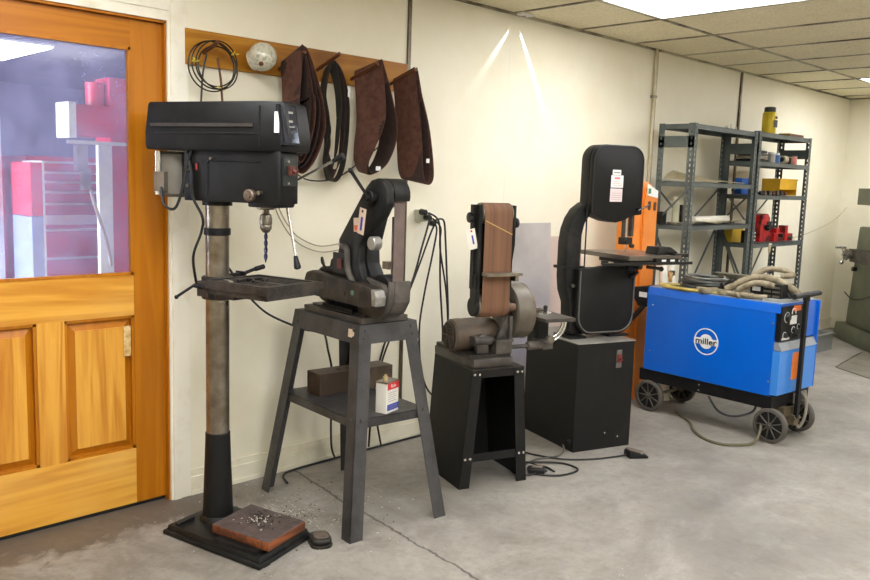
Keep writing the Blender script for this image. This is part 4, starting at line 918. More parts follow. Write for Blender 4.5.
# ------------------------------------------------------------------ bandsaw
CB = thing('bandsaw_cabinet', 'black closed sheet steel cabinet stand under the bandsaw', 'cabinet', (3.654, -.77, 0), -18)
obj('cabinet_body', B().box(0, .387, 0, .50, 0, .60, .004), cabinet_m, CB)
obj('cabinet_top', B().box(-.004, .391, -.004, .504, .600, .605, .002), mat('pale_grey_top', (150, 146, 138), .5, .2, .2, 6), CB)  # pale grey top over the black cabinet body
obj('switch_plate', B().box(.262, .298, -.004, -.0005, .455, .555, .002), mat('grey_plate', (96, 92, 88), .4), CB)
obj('switch_toggle', B().box(.268, .292, -.012, -.004, .485, .53, .003).cyl((.28, -.012, .508), (.28, -.028, .502), .006), mat('dim_red_2', (120, 44, 40), .5), CB)
obj('cord_gland', B().cyl((-.001, .03, .055), (-.02, .025, .05), .014), rubber, CB)
for x, z in ((.30, .06), (.21, .09)): obj('screw', B().cyl((x, 0, z), (x, -.003, z), .005), bright, CB)
BS = thing('bandsaw', 'tall black bandsaw with large rounded wheel doors on its cabinet', 'bandsaw', (3.654, -.77, .605), -18)
o_ = -.605
YF = .12
# lower
b = B().box(.03, .14, YF+.0, YF+.16, 0, .012, .003).box(.30, .44, YF+.0, YF+.16, 0, .012, .003)
obj('foot', b, black2, BS)
lo = rrect(.062, .462, .625+o_, .995+o_, .10, 8, (1, 1, 0, 0))
k_ = [i for i, p in enumerate(lo)]
lo_top = lo[:]; # add the hump along the top edge
lo_top = lo[:-1]+[(.40, .985+o_), (.33, 1.005+o_), (.25, 1.012+o_), (.16, 1.0+o_)]+lo[-1:]
obj('lower_door', B().prism([(x, z) for x, z in lo_top], 1, YF-.006, YF+.028, .006), cabinet_m, BS)
b = B(); inner = rrect(.074, .450, .637+o_, .985+o_, .095, 8, (1, 1, 0, 0))
b.tube([(x, YF-.008, z) for x, z in [inner[-1]]+inner[:-2]+[inner[-2]]], .0045, 6, False); obj('door_rim', b, mat('worn_rim', (110, 108, 104), .4, .4, .2), BS, label='worn grey rim around the lower door')
obj('lower_housing', B().prism([(x+.004, z) for x, z in lo[:]], 1, YF+.030, YF+.10, .006), black2, BS)
up = rrect(.118, .472, 1.295+o_, 1.675+o_, .085, 8, (.05, .05, 1, 1))
up = [p for p in up]
belly = [(.145, 1.290+o_), (.195, 1.272+o_), (.245, 1.256+o_), (.295, 1.250+o_), (.35, 1.262+o_), (.40, 1.285+o_), (.43, 1.292+o_)]
n_ = 9
bl_c = up[:7+2]; 
pl = up[8:9]+belly+up[9:]
pl = [(.118, 1.295+o_)]+belly+[(.472, 1.295+o_)]+rrect(.118, .472, 1.295+o_, 1.675+o_, .085, 8, (0, 0, 1, 1))[2:]
obj('upper_door', B().prism(pl, 1, YF-.008, YF+.022, .006), cabinet_m, BS)
b = B(); b.tube([(x, YF-.0075, z) for x, z in rrect(.124, .466, 1.301+o_, 1.669+o_, .08, 8, (0, 0, 1, 1))[1:]+[(.124, 1.301+o_)]], .004, 6, False); obj('door_rim', b, rubber, BS)
obj('upper_housing', B().prism([(x, z) for x, z in pl], 1, YF+.024, YF+.10, .006), black2, BS)
# neck
nk = [(.15, .62), (.055, .62), (.045, .70), (.04, .80), (.012, .87), (.002, .95), (.002, 1.14), (.012, 1.21), (.035, 1.27), (.07, 1.32), (.12, 1.355), (.18, 1.37), (.18, 1.31), (.145, 1.28), (.118, 1.24), (.103, 1.18), (.100, .92), (.15, .85)]
obj('frame_column', B().prism([(x, z+o_) for x, z in nk], 1, YF+.035, YF+.125, .010, 3), black2, BS)
obj('frame_flange', B().box(-.010, .115, YF+.025, YF+.135, .992+o_, 1.008+o_, .003), black2, BS)
obj('bolt', B().cyl((.045, YF+.03, .90+o_), (.045, YF+.015, .90+o_), .012, seg=6), grey_cast, BS)
obj('tension_rod', B().cyl((.100, YF+.0, .98+o_), (.100, YF+.0, 1.33+o_), .004), rubber, BS)
# blade, guard and guides
obj('blade', B().box(.428, .430, YF+.055, YF+.067, .98+o_, 1.31+o_), bright, BS)
obj('guide_post', B().box(.395, .412, YF+.05, YF+.066, 1.13+o_, 1.31+o_, .003).box(.438, .455, YF+.03, YF+.06, 1.17+o_, 1.31+o_, .002), grey_cast, BS)
obj('blade_guide', B().box(.385, .450, YF+.03, YF+.075, 1.125+o_, 1.165+o_, .006).cyl((.40, YF+.028, 1.145+o_), (.40, YF+.01, 1.145+o_), .015, seg=12).cyl((.44, YF+.03, 1.118+o_), (.44, YF+.012, 1.118+o_), .012), grime, BS)
kk = obj('door_knob', B().cyl((.44, YF-.008, 1.325+o_), (.44, YF-.03, 1.325+o_), .010).cyl((.425, YF-.032, 1.318+o_), (.50, YF-.036, 1.352+o_), .0055, .004, 10), plastic, BS)
kk = obj('door_knob', B().cyl((.425, YF-.006, .955+o_), (.425, YF-.026, .955+o_), .009).cyl((.395, YF-.03, .945+o_), (.425, YF-.03, .955+o_), .010).cyl((.425, YF-.03, .955+o_), (.452, YF-.03, .975+o_), .010), plastic, BS)
# table
b = B().box(.235, .60, -.09, .34, 1.058+o_, 1.082+o_, .003)
obj('saw_table', b, mat('saw_table_steel', (120, 112, 104), .3, .7, .2, 6), BS)
b = B().box(.30, .52, .0, .25, 1.03+o_, 1.058+o_, .004).prism([(.05, 1.03+o_), (.2, 1.03+o_), (.18, .985+o_), (.07, .985+o_)], 0, .36, .44, .004)
obj('table_trunnion', b, black2, BS)
b = B().box(.05, .66, -.115, -.100, 1.035+o_, 1.05+o_, .002).box(.08, .09, -.10, -.05, 1.035+o_, 1.06+o_).box(.40, .56, -.112, -.09, 1.05+o_, 1.07+o_, .002)
obj('fence_rail', b, plastic, BS)
for k in range(2): obj('rail_scale', B().box(.44+.06*k, .47+.06*k, -.1135, -.1125, 1.053+o_, 1.064+o_), white_l, BS)
b = B().prism([(.47, 1.083), (.60, 1.083), (.62, 1.093), (.585, 1.115), (.565, 1.125), (.48, 1.125)], 1, -.04, .06, .003, M=Matrix.Translation((0, 0, o_))).box(.56, .66, -.08, -.04, 1.072+o_, 1.09+o_, .003)
obj('fence', b, plastic, BS)
b = B().cyl((.35, .0, 1.02+o_), (.35, -.05, 1.02+o_), .016, seg=12).cyl((.42, -.02, 1.015+o_), (.50, -.04, 1.005+o_), .009).ball((.505, -.042, 1.004+o_), .014)
obj('tilt_knob', b, plastic, BS)
# stickers
def stick(x0, x1, z0, z1): return B().box(x0+.022, x1+.022, YF-.0095, YF-.0083, z0+o_, z1+o_)
obj('sticker', stick(.230, .287, 1.512, 1.540), white_l, BS, False); obj('sticker', stick(.222, .305, 1.443, 1.510), white_l, BS, False, 'white sticker with red mark'); obj('sticker', stick(.220, .303, 1.366, 1.438), mat('pink_white', (226, 206, 206), .5), BS, False)
b = B().box(.267, .304, YF-.0103, YF-.0096, 1.489+o_, 1.500+o_)
for k in range(3): b.box(.254, .317-.012*k, YF-.0103, YF-.0096, 1.455+.010*k+o_, 1.457+.010*k+o_)
obj('sticker_print', b, mat('pale_red', (214, 120, 120), .5), BS, False)
b = B()
for k in range(4): b.box(.250, .317, YF-.0103, YF-.0096, 1.376+.012*k+o_, 1.3775+.012*k+o_)
b.box(.259, .302, YF-.0103, YF-.0096, 1.522+o_, 1.528+o_)
obj('sticker_print', b, grey_ink, BS, False)
# ------------------------------------------------------------------ orange cabinet
org = mat('orange_enamel', (232, 138, 46), .35, .1, .15, 4, col2=(214, 118, 34), coat=.2)
t = thing('orange_cabinet', 'tall narrow orange steel column cabinet standing behind the bandsaw', 'cabinet', (4.93, -.27, 0), 0)
b = B(); b.prism([(-.13, 0), (.16, 0), (.16, 1.43), (.09, 1.475), (.0, 1.495), (-.13, 1.49)], 1, -.06, .05, .006); obj('body', b, org, t)
obj('front_flange', B().box(.0, .16, -.075, -.061, .0, 1.43, .004), org, t)
obj('flap', B().hull8([(.02, -.078, 1.40), (.155, -.078, 1.38), (.155, -.076, 1.38), (.02, -.076, 1.40)], [(.02, -.078, 1.475), (.155, -.078, 1.43), (.155, -.076, 1.43), (.02, -.076, 1.475)]), white_l, t, label='pale paper flap')
obj('flap_mark', B().box(.03, .06, -.081, -.079, 1.41, 1.445), mat('green_mark', (60, 120, 80), .5), t)
for x, z in ((.055, 1.33), (.125, 1.325)): obj('slot', B().prism(rrect(x-.016, x+.016, z-.03, z+.03, .014), 1, -.079, -.0755), mat('dark_slot', (80, 48, 26), .6), t)
# ------------------------------------------------------------------ welder
blue = mat('welder_blue', (0, 96, 206), .3, 0, .06, 3, coat=.25)
blue_lit = mat('welder_lit_face_blue', (58, 134, 222), .3, 0, .06, 3, coat=.25)  # the same blue painted lighter for the lit lower front
WD = thing('welding_machine', 'blue welding machine on a four wheeled running gear', 'welder', (4.698, -1.397, 0), -4)
b = B(); b.box(0, .45, .02, .885, .275, .765, .004)
body = obj('body', b, blue, WD)
b = B(); b.hull8([(-.002, -.006, .762), (.452, -.006, .762), (.452, .887, .762), (-.002, .887, .762)], [(.006, -.006, .812), (.446, -.006, .812), (.446, .887, .812), (.006, .887, .812)])
obj('top_cover', b, blue, WD)
obj('top_plate', B().box(.014, .438, -.004, .885, .8125, .8165, .001), mat('pale_blue_top', (120, 150, 190), .35, .1, .2, 8, col2=(150, 150, 150)), WD)
b = B(); b.box(-.004, .454, .0, .91, .262, .274, .001).box(-.002, .006, .0, .91, .198, .262, .001).box(.444, .452, .0, .91, .198, .262, .001).box(0, .45, .0, .01, .198, .262).box(0, .45, .90, .91, .198, .262)
obj('chassis', b, black, WD)
b = B()
for y in (.62, .585): bolts(b, [(-.002, y, .245), (-.002, y, .215)] if y > .6 else [], (-1, 0, 0), .008)
for y, z in ((.84, .40), (.03, .36), (.47, .295), (.03, .70), (.84, .70), (.47, .25), (.47, .215)):
    b = B(); bolts(b, [(-.002 if z < .27 else 0, y, z)], (-1, 0, 0), .006); obj('screw', b, bright, WD)
# front
b = B().box(.012, .29, -.012, .018, .60, .80, .003); fp = obj('control_panel', b, black, WD)
b = B()
for x, z, r in ((.075, .735, .022), (.06, .63, .014), (.11, .63, .012), (.16, .655, .014), (.20, .62, .010), (.22, .67, .010)): b.cyl((x, -.012, z), (x, -.030, z), r, r*.85, 16)
obj('dial', b, plastic, fp)
b = B().box(.115, .19, -.0155, -.012, .69, .74).box(.03, .12, -.014, -.012, .604, .616)
for x, z, r in ((.075, .735, .030), (.06, .63, .020), (.16, .655, .019), (.22, .67, .015)):
    b.tube([(x+r*math.cos(a), -.0135, z+r*math.sin(a)) for a in [i*math.pi/6 for i in range(10)]], .0016, 4)
b.tube([(.13, -.0135, .75), (.135, -.0135, .775), (.155, -.0135, .782), (.17, -.0135, .772), (.175, -.0135, .75)], .003, 4)
obj('dial_scale', b, white_l, fp)
obj('orange_label', B().box(.15, .235, -.0145, -.012, .765, .797), mat('orange_paper', (236, 110, 30), .5), fp)
obj('louvre_strip', B().hull8([(.008, -.03, .545), (.45, -.03, .545), (.45, .018, .545), (.008, .018, .545)], [(.008, -.008, .59), (.45, -.008, .59), (.45, .018, .59), (.008, .018, .59)]), mat('grey_strip', (150, 156, 162), .35, .2, .1), WD)
fpn = obj('front_panel', B().box(.0, .45, -.026, .018, .285, .542, .003), blue_lit, WD)
obj('orange_label', B().box(.155, .235, -.0285, -.0263, .36, .52), mat('orange_paper_2', (240, 128, 34), .5), WD)
obj('side_fin', B().box(.29, .45, -.014, .018, .60, .808, .003).box(.442, .452, -.028, .018, .285, .81, .002), blue, WD)
# emblem
Me = Matrix.Translation((-.0004, .445, .525)) @ Matrix.Rotation(math.radians(-90), 4, 'Z') @ Matrix.Rotation(math.radians(90), 4, 'X')
em = bpy.data.objects.new('emblem', None); C.objects.link(em); em.parent = WD
ring_ = B(); ring_.strip([Me @ Vector((.083*math.cos(a), .083*math.sin(a), 0)) for a in [i*math.pi/24 for i in range(48)]], [Me @ Vector((.076*math.cos(a), .076*math.sin(a), 0)) for a in [i*math.pi/24 for i in range(48)]], .001)
obj('emblem_ring', ring_, white_l, em, False)
b = B(); b.cyl(Me @ Vector((0, 0, 0)), Me @ Vector((0, 0, .001)), .045, seg=48); b.box(-.083, .083, -.019, .019, 0, .0012, M=Me); obj('emblem_band', b, white_l, em, False)
text('emblem_text', 'miller', .052, dark_ink, em, Me @ Matrix.Translation((0, -.001, .0018)), .0004, 1.22, .0009)
# rear bracket with label and strap
b = B().prism([(.889, .815), (1.0, .80), (1.0, .745), (.95, .68), (.889, .68)], 0, -.01, .20, .004); obj('rear_bracket', b, black, WD)
obj('bracket_label', B().box(-.0125, -.0105, .885, .945, .742, .775), white_l, WD, label='small white label')
obj('strap', B().hull8([(-.01, .89, .70), (.02, .89, .70), (.02, .93, .69), (-.01, .93, .69)], [(-.01, 1.0, .57), (.02, 1.0, .57), (.02, 1.03, .56), (-.01, 1.03, .56)]), black2, WD)
# wheels
def wheel(x, y, r=.103, w_=.04):
    b = B(); b.strip([(x+.0, y+r*.80*math.cos(a), r+r*.80*math.sin(a)) for a in [i*math.pi/18 for i in range(36)]], [(x+w_, y+r*.80*math.cos(a), r+r*.80*math.sin(a)) for a in [i*math.pi/18 for i in range(36)]], 0) if False else None
    prof = [(.80, 0), (.95, .003), (1, .010), (1, w_-.010), (.95, w_-.003), (.80, w_)]; rr_ = [[b.bm.verts.new((x+h_, y+r*q*math.cos(i*math.pi/18), r+r*q*math.sin(i*math.pi/18))) for i in range(36)] for q, h_ in prof]
    for A_, Q_ in zip(rr_, rr_[1:]+rr_[:1]):
        for i in range(36): j = (i+1) % 36; b.bm.faces.new([A_[i], A_[j], Q_[j], Q_[i]])
    wo = obj('wheel', b, mat('grey_tyre', (78, 73, 66), .7, 0, .15, 20), WD) if 'grey_tyre' not in bpy.data.materials else obj('wheel', b, bpy.data.materials['grey_tyre'], WD)
    h = B().cyl((x+.016, y, r), (x+w_-.012, y, r), r*.795, seg=32)
    obj('wheel_disc', h, rubber, wo)
    h = B().lathe([(r*.20, 0), (r*.18, -.006), (.012, -.008), (.010, -.014), (0, -.014)], (x+.004, y, r), (1, 0, 0), 18)
    for k in range(9):
        a = 2*math.pi*k/9; h.cyl((x+.008, y+r*.18*math.cos(a), r+r*.18*math.sin(a)), (x+.010, y+r*.78*math.cos(a), r+r*.78*math.sin(a)), .005, .004, 6)
    obj('hub', h, mat('dull_hub', (84, 80, 74), .4, .4, .2, 20) if 'dull_hub' not in bpy.data.materials else bpy.data.materials['dull_hub'], wo)
    return wo
wheel(-.012, .0); wheel(.36, .02); wheel(-.012, .83); wheel(.38, .84)
b = B().cyl((.0, .83, .098), (.40, .83, .098), .010).box(.03, .06, .79, .87, .09, .20).box(.33, .36, .79, .87, .09, .20)
obj('axle', b, steel, WD)
b = B().cyl((.02, .01, .098), (.39, .01, .098), .010).box(.10, .30, -.03, .06, .14, .20, .006).box(.17, .23, -.06, .05, .09, .15, .01).cyl((.20, .01, .15), (.20, .01, .20), .045).cyl((.17, -.055, .13), (.24, -.055, .13), .012)
obj('steering_fork', b, mat('greasy_steel', (110, 98, 78), .45, .5, .3, 14), WD)
b = B().box(.182, .212, -.068, -.048, .13, .845, .004); hp = obj('tow_handle', b, black, WD)
obj('grip', B().cyl((.045, -.058, .862), (.36, -.058, .866), .016, seg=14, ch=.004).cyl((.197, -.058, .83), (.197, -.058, .86), .02), rubber, hp)
WL = lambda x, y, z=0.: (Matrix.Translation((4.698, -1.397, 0)) @ Matrix.Rotation(math.radians(-4), 4, 'Z')) @ Vector((x, y, z))
# cable under the welder
t = thing('ground_cable', 'olive hose looping over the floor under the welding machine', 'hose', (4.5, -1.0, .008))
obj('hose', B().tube([(.35, .28, .0), (.2, .10, 0), (.04, -.02, 0), (-.06, -.16, 0), (-.04, -.28, 0), (.10, -.36, .01), (.22, -.34, .10), (.30, -.30, .2)], .0085, 8), mat('olive_hose', (92, 86, 62), .5), t)
obj('cable', B().tube([(.12, -.05, .21), (.10, -.13, .14), (.14, -.21, .12), (.22, -.28, .15), (.27, -.28, .2)], .0065, 8), cable_m, t)
t = thing('ground_cable', 'grey cables hanging down beside the tow handle of the welder', 'cable', WL(.27, -.05, .0), -4)
obj('cable', B().tube([(-.01, .0, .28), (.015, -.02, .22), (.02, -.015, .12), (.0, .01, .06), (-.02, .03, .16), (-.01, .04, .26)], .009, 8).tube([(.03, .0, .28), (.04, -.01, .20), (.045, .0, .10), (.03, .02, .05)], .009, 8), mat('pale_cable', (140, 134, 120), .5), t)
# ---- on top of the welder
ZT_ = .8165
def coil(name, label, cx, cy, r, n, m, z, rad, sq=.7, rz=0, cat='cable', dz=.0):
    t = thing(name, label, cat, WL(cx, cy, ZT_), -4)
    pts = []
    for i in range(n*10):
        a = 2*math.pi*i/10; rr = r*(1+.10*math.sin(i*1.7)+.06*math.sin(i*.61)); pts.append((sq*rr*math.cos(a), rr*math.sin(a), z+rad+.5*rad*(1+math.sin(i*.9))+dz*i/(n*10)))
    obj('cable', B().tube(pts, rad, 6, n=4), m, t); return t
yel_c = mat('yellow_cord', (184, 164, 84), .5, 0, .1, 10)
dk_c = mat('dark_green_cable', (56, 58, 54), .45, 0, .2, 10)
coil('coiled_cable', 'coiled yellow cord lying on the rear of the welder top', .115, .63, .20, 5, yel_c, 0, .007, .5)
coil('welding_cable', 'coiled dark welding cable heaped on the welder top', .22, .60, .150, 5, dk_c, .012, .009, .8, dz=.035)
coil('welding_cable', 'grey cable loops on top behind the dark coil on the welder', .26, .62, .12, 3, mat('mid_grey_cable', (104, 104, 98), .45), .045, .009, 1., dz=.02)
t = thing('cable_lug', 'brass cable connectors sticking out of the coils on the welder', 'connector', WL(.10, .78, ZT_+.038), 20)
obj('lug', B().cyl((-.06, 0, .01), (.0, .01, .03), .012).cyl((.0, .01, .03), (.05, .02, .045), .016, ch=.003), mat('pale_brass', (170, 140, 96), .35, .6), t); obj('clamp', B().box(.05, .11, .0, .03, .03, .06, .006), grime, t)
t = thing('metal_bracket', 'pale metal bracket lying behind the coils on the welder', 'bracket', WL(.38, .46, ZT_), -4)
obj('plate', B().prism(rrect(-.16, .16, 0, .115, .03), 0, -.004, .0, .001), mat('pale_metal', (160, 156, 140), .35, .5), t) if False else obj('plate', B().box(-.006, .0, -.14, .16, .0, .105, .002).box(-.05, -.006, -.14, .16, .10, .105, .002).box(-.05, -.0, -.14, .16, .0, .006, .002), mat('pale_metal', (150, 146, 128), .35, .5), t)
# gloves
glv = mat('beige_leather', (150, 140, 112), .75, 0, .2, 14, .3, 60, col2=(112, 102, 80)); blk_g = mat('black_leather', (30, 30, 30), .6, 0, .3, 10, .3, 50)
def glove(name, label, loc, rz, m, lean=0.):
    t = thing(name, label, 'glove', loc, rz); b = B()
    b.hull8([(-.05, -.11, .0), (.05, -.11, .0), (.048, .03, .0), (-.048, .03, .0)], [(-.045, -.11, .035), (.045, -.11, .035), (.043, .03, .04), (-.043, .03, .04)], .014)
    for k in range(4): b.tube([(-.036+.024*k, .015, .02), (-.038+.025*k, .06, .024), (-.040+.027*k, .09+.012*(k in (1, 2)), .012)], lambda u: .014-.004*u, 8)
    b.tube([(.04, -.04, .02), (.075, -.01, .024), (.088, .03, .014)], lambda u: .016-.005*u, 8)
    o = obj('hand_part', b, m, t); 
    c = obj('cuff', B().hull8([(-.062, -.20, .0), (.062, -.20, .0), (.052, -.10, .0), (-.052, -.10, .0)], [(-.058, -.20, .04), (.058, -.20, .04), (.046, -.10, .037), (-.046, -.10, .037)], .014), m, t)
    for q in (o, c): q.rotation_euler = (math.radians(lean), 0, 0); q.scale = (.8, .72, .85)
    return t
glove('welding_glove', 'beige leather welding glove flopped beside the cable coil on the welder', WL(.13, .45, ZT_+.001), 235, glv)
glove('welding_glove', 'black leather glove sticking up in the middle of the welder top', WL(.11, .37, ZT_+.050), 158, blk_g, 30)
glove('welding_glove', 'beige leather glove lying flat before the wire feeder on the welder', WL(.075, .27, ZT_), 175, glv)
# hose bundle in white cover
hose = mat('dirty_white_sleeve', (158, 147, 122), .8, 0, .2, 20, .5, 50, col2=(110, 98, 76))
t = thing('hose_bundle', 'thick dirty white sleeved hose arching over the wire feeder on the welder', 'hose', WL(.2, .2, ZT_), -4)
obj('hose', B().tube([(-.13, .18, .035), (-.10, .09, .095), (-.07, .0, .125), (-.03, -.08, .115), (.0, -.14, .085), (.03, -.18, .05), (.03, -.20, .024)], .021, 12), hose, t)
obj('hose', B().tube([(-.13, .10, .04), (-.12, .04, .08), (-.11, -.02, .095), (-.09, -.07, .09), (-.07, -.11, .075)], .018, 12), hose, t)
obj('hose', B().tube([(-.02, .10, .09), (.02, .06, .14), (.05, .01, .168), (.08, -.05, .168), (.10, -.09, .155), (.09, -.12, .140), (.06, -.06, .130)], .017, 12), hose, t)
obj('hose', B().tube([(-.15, .16, .018), (-.155, .13, .018), (-.15, .10, .018), (-.16, .0, .018), (-.12, -.08, .018)], .014, 10), hose, t)
obj('cable', B().tube([(-.06, -.04, .10), (-.02, -.10, .09), (.0, -.15, .05), (.0, -.18, .015)], .006, 8).tube([(-.08, -.04, .09), (-.04, -.10, .08), (-.02, -.15, .04), (-.02, -.17, .015)], .006, 8), cable_m, t)
t = thing('wire_feeder', 'small black slatted box with a white label under the arching hose', 'box', WL(.20, .16, ZT_), -4)
obj('case', B().box(-.09, .07, -.11, .085, .0, .095, .006), black2, t)
b = B()
for k in range(3): b.box(-.0935, -.0905, -.10, -.055, .018+.026*k, .030+.026*k).box(-.0935, -.0905, -.045, -.0, .018+.026*k, .030+.026*k)
obj('slats', b, steel, t); obj('case_label', B().box(-.0935, -.0905, .02, .07, .045, .07), white_l, t)
t = thing('grey_rag', 'grey rag lying at the front edge of the welder top', 'rag', WL(.16, .02, ZT_), -4)
b = B(); b.hull8([(-.10, -.01, 0), (.09, -.02, 0), (.11, .10, 0), (-.12, .12, 0)], [(-.08, .0, .014), (.07, .0, .010), (.09, .09, .016), (-.10, .11, .012)], .005); obj('cloth', b, mat('grey_cloth', (120, 122, 118), .8, 0, .2, 20), t)
# ------------------------------------------------------------------ shelving
shm = mat('grey_green_steel', (76, 84, 84), .4, .3, .2, 4, .05, 60, col2=(100, 106, 104)); hole_m = mat('punched_hole', (206, 198, 170), .6)
YS0, YS1 = -.40, -.12
def rack(name, label, x0, x1, shelves, H):
    t = thing(name, label, 'shelving', ((x0+x1)/2, (YS0+YS1)/2, 0)); cx = (x0+x1)/2; cy = (YS0+YS1)/2
    for X, sx in ((x0-cx, 1), (x1-cx, -1)):
        for Y, sy in ((YS0-cy, 1), (YS1-cy, -1)):
            # perforated angle post: solid bands between real holes
            b = B(); w_ = .046; th = .0025; st = .038; n = int(H/st)
            for side in (0, 1):
                for k in range(n+1):
                    z = k*st; z1 = min(z+st, H)
                    hz0, hz1 = z+.010, z+.028
                    def pl(u0, u1, za, zb):
                        if zb <= za: return
                        if side == 0: b.box(min(X+sx*u0, X+sx*u1), max(X+sx*u0, X+sx*u1), min(Y, Y+sy*th), max(Y, Y+sy*th), za, zb)
                        else: b.box(min(X, X+sx*th), max(X, X+sx*th), min(Y+sy*u0, Y+sy*u1), max(Y+sy*u0, Y+sy*u1), za, zb)
                    if hz1 < H and k < n:
                        pl(0, w_, z, hz0); pl(0, w_, hz1, z1); pl(0, .016, hz0, hz1); pl(.027, w_, hz0, hz1)
                    else: pl(0, w_, z, z1)
            obj('post', b, shm, t, False)
    for z in shelves:
        b = B(); a, c, d_, e_ = x0-cx+.003, x1-cx-.003, YS0-cy+.003, YS1-cy-.003
        b.box(a, c, d_, e_, z-.003, z).box(a, c, d_, d_+.003, z-.035, z).box(a, c, e_-.003, e_, z-.035, z).box(a, a+.003, d_, e_, z-.035, z).box(c-.003, c, d_, e_, z-.035, z)
        obj('shelf', b, shm, t, False)
    for X in (x0-cx, x1-cx-.004): obj('side_plate', B().box(X, X+.004, YS0-cy, YS1-cy, 1.74, 1.82), shm, t, False)
    for (za, zb) in ((1.46, 1.20), (1.15, .62)):
        b = B(); y = YS1-cy+.002
        for s_ in (-1, 1):
            b.hull8([(s_*(x0-cx+.02)-.015, y, za), (s_*(x0-cx+.02)+.015, y, za), (s_*(x0-cx+.02)+.015, y+.003, za), (s_*(x0-cx+.02)-.015, y+.003, za)], [(s_*(x0-cx+.02)*.1-.015, y, zb), (s_*(x0-cx+.02)*.1+.015, y, zb), (s_*(x0-cx+.02)*.1+.015, y+.003, zb), (s_*(x0-cx+.02)*.1-.015, y+.003, zb)])
        obj('brace', b, shm, t, False)
    b = B(); X = x0-cx+.004
    b.hull8([(X, YS0-cy, .62), (X, YS0-cy+.02, .62), (X+.003, YS0-cy+.02, .62), (X+.003, YS0-cy, .62)], [(X, YS1-cy-.02, 1.15), (X, YS1-cy, 1.15), (X+.003, YS1-cy, 1.15), (X+.003, YS1-cy-.02, 1.15)])
    b.hull8([(X, YS0-cy, 1.46), (X, YS0-cy+.02, 1.46), (X+.003, YS0-cy+.02, 1.46), (X+.003, YS0-cy, 1.46)], [(X, YS1-cy-.02, 1.20), (X, YS1-cy, 1.20), (X+.003, YS1-cy, 1.20), (X+.003, YS1-cy-.02, 1.20)])
    obj('end_brace', b, shm, t, False)
    return t
rack('steel_shelving', 'grey steel shelving unit with punched posts, the nearer of the two', 5.43, 6.43, (.30, .62, 1.19, 1.50, 1.905), 1.91)
rack('steel_shelving', 'grey steel shelving unit with punched posts, the farther one with the yellow can', 6.46, 7.49, (.35, 1.03, 1.42, 1.685, 1.915), 1.92)
def item(name, label, cat, loc, rz=0, group=None): return thing(name, label, cat, loc, rz, group)
# near unit
paper = mat('tan_paper', (186, 174, 142), .7, 0, .15, 8, col2=(150, 138, 104)); white_p = mat('white_paper', (226, 222, 208), .6)
o = B(); 
ptsA = [(-.40, 0, .0), (-.36, 0, .03), (-.28, 0, .055), (-.2, 0, .04), (-.05, 0, .035), (.1, 0, .02), (.3, 0, .006), (.42, 0, .0)]
A = [Vector((x, -.125+.02*math.sin(x*9), .002+.004*(1+math.sin(x*14)))) for x, y, z in ptsA]; Q = [Vector((x+.03, .11, z*1.1+.02)) for x, y, z in ptsA]
t = thing('paper_sheet', 'crumpled tan paper sheet on the second shelf of the nearer shelving', 'paper', (5.86, -.26, 1.5015)); obj('sheet', B().strip(A, Q, .003, False), paper, t)
t = thing('paper_roll', 'white paper roll on the third shelf of the nearer shelving', 'paper roll', (5.95, -.30, 1.192)); obj('roll', B().cyl((-.28, .0, .03), (.30, .02, .035), .028, seg=16), white_p, t); obj('loose_end', B().strip([(x, -.055+.01*math.sin(x*12), .004+.02*abs(math.sin(x*5))) for x in (-.3, -.2, -.1, 0, .1, .2, .3, .38)], [(x, .05, .004) for x in (-.3, -.2, -.1, 0, .1, .2, .3, .38)], .003, False), paper, t)
t = thing('glass_tube', 'pale upright cylinder jar on the third shelf near the left post', 'jar', (5.53, -.24, 1.192)); obj('jar', B().lathe([(.05, 0), (.05, .008), (.026, .02), (.024, .19), (.027, .20), (.0, .20)], seg=18), mat('cloudy_glass', (190, 188, 160), .25, 0, .1), t); obj('base_ring', B().cyl((0, 0, 0), (0, 0, .015), .06, seg=18), steel, t)
t = thing('dark_clamp', 'small dark clamp beside the pale jar on the third shelf', 'clamp', (5.63, -.22, 1.192)); obj('clamp_body', B().box(-.015, .03, -.02, .03, 0, .14, .005).box(-.06, -.014, -.01, .02, .02, .04, .004), grime, t); obj('clamp_screw', B().cyl((-.05, .0, .04), (-.05, 0, .09), .006), steel, t)
t = thing('oil_jug', 'small dark box on the third shelf at the left end', 'box', (5.45, -.16, 1.192)); obj('box_body', B().box(-.03, .04, -.03, .03, 0, .075, .004), black2, t); obj('box_lid', B().box(-.032, .042, -.032, .032, .0755, .088, .002), black2, t)
t = thing('wire_tray', 'small white fittings on top of the shelving beside the yellow can', 'fittings', (6.30, -.24, 1.9065))
for k in range(5): obj('fitting', B().cyl((-.10+.045*k, .01*(k % 2), 0), (-.10+.045*k, .01*(k % 2), .03+.012*(k % 3)), .010, .006, 10), white_p, t)
t = thing('white_tube', 'white cardboard tube standing behind the welder, left of its pair', 'tube', (5.10, -.50, 0)); obj('tube', B().cyl((0, 0, 0), (.02, .10, .96), .028, seg=18), white_p, t); obj('end_cap', B().cyl((.02, .10, .961), (.0202, .101, .968), .029, seg=18), paper, t)
t = thing('white_tube', 'white cardboard tube standing behind the welder, right of its pair', 'tube', (5.22, -.50, 0)); obj('tube', B().cyl((0, 0, 0), (.01, .10, .95), .026, seg=18), white_p, t); obj('end_cap', B().cyl((.01, .10, .951), (.0102, .101, .958), .027, seg=18), paper, t)
t = thing('tin_can', 'dull tin can standing on the shelf post side behind the welder', 'can', (5.48, -.27, .6215)); obj('can_body', B().lathe([(.05, 0), (.052, .004), (.05, .008), (.05, .115), (.052, .12), (.047, .12), (.047, .01), (0, .01)], seg=20), steel, t); obj('can_label', B().cyl((0, 0, .03), (0, 0, .09), .0508, seg=20), paper, t)
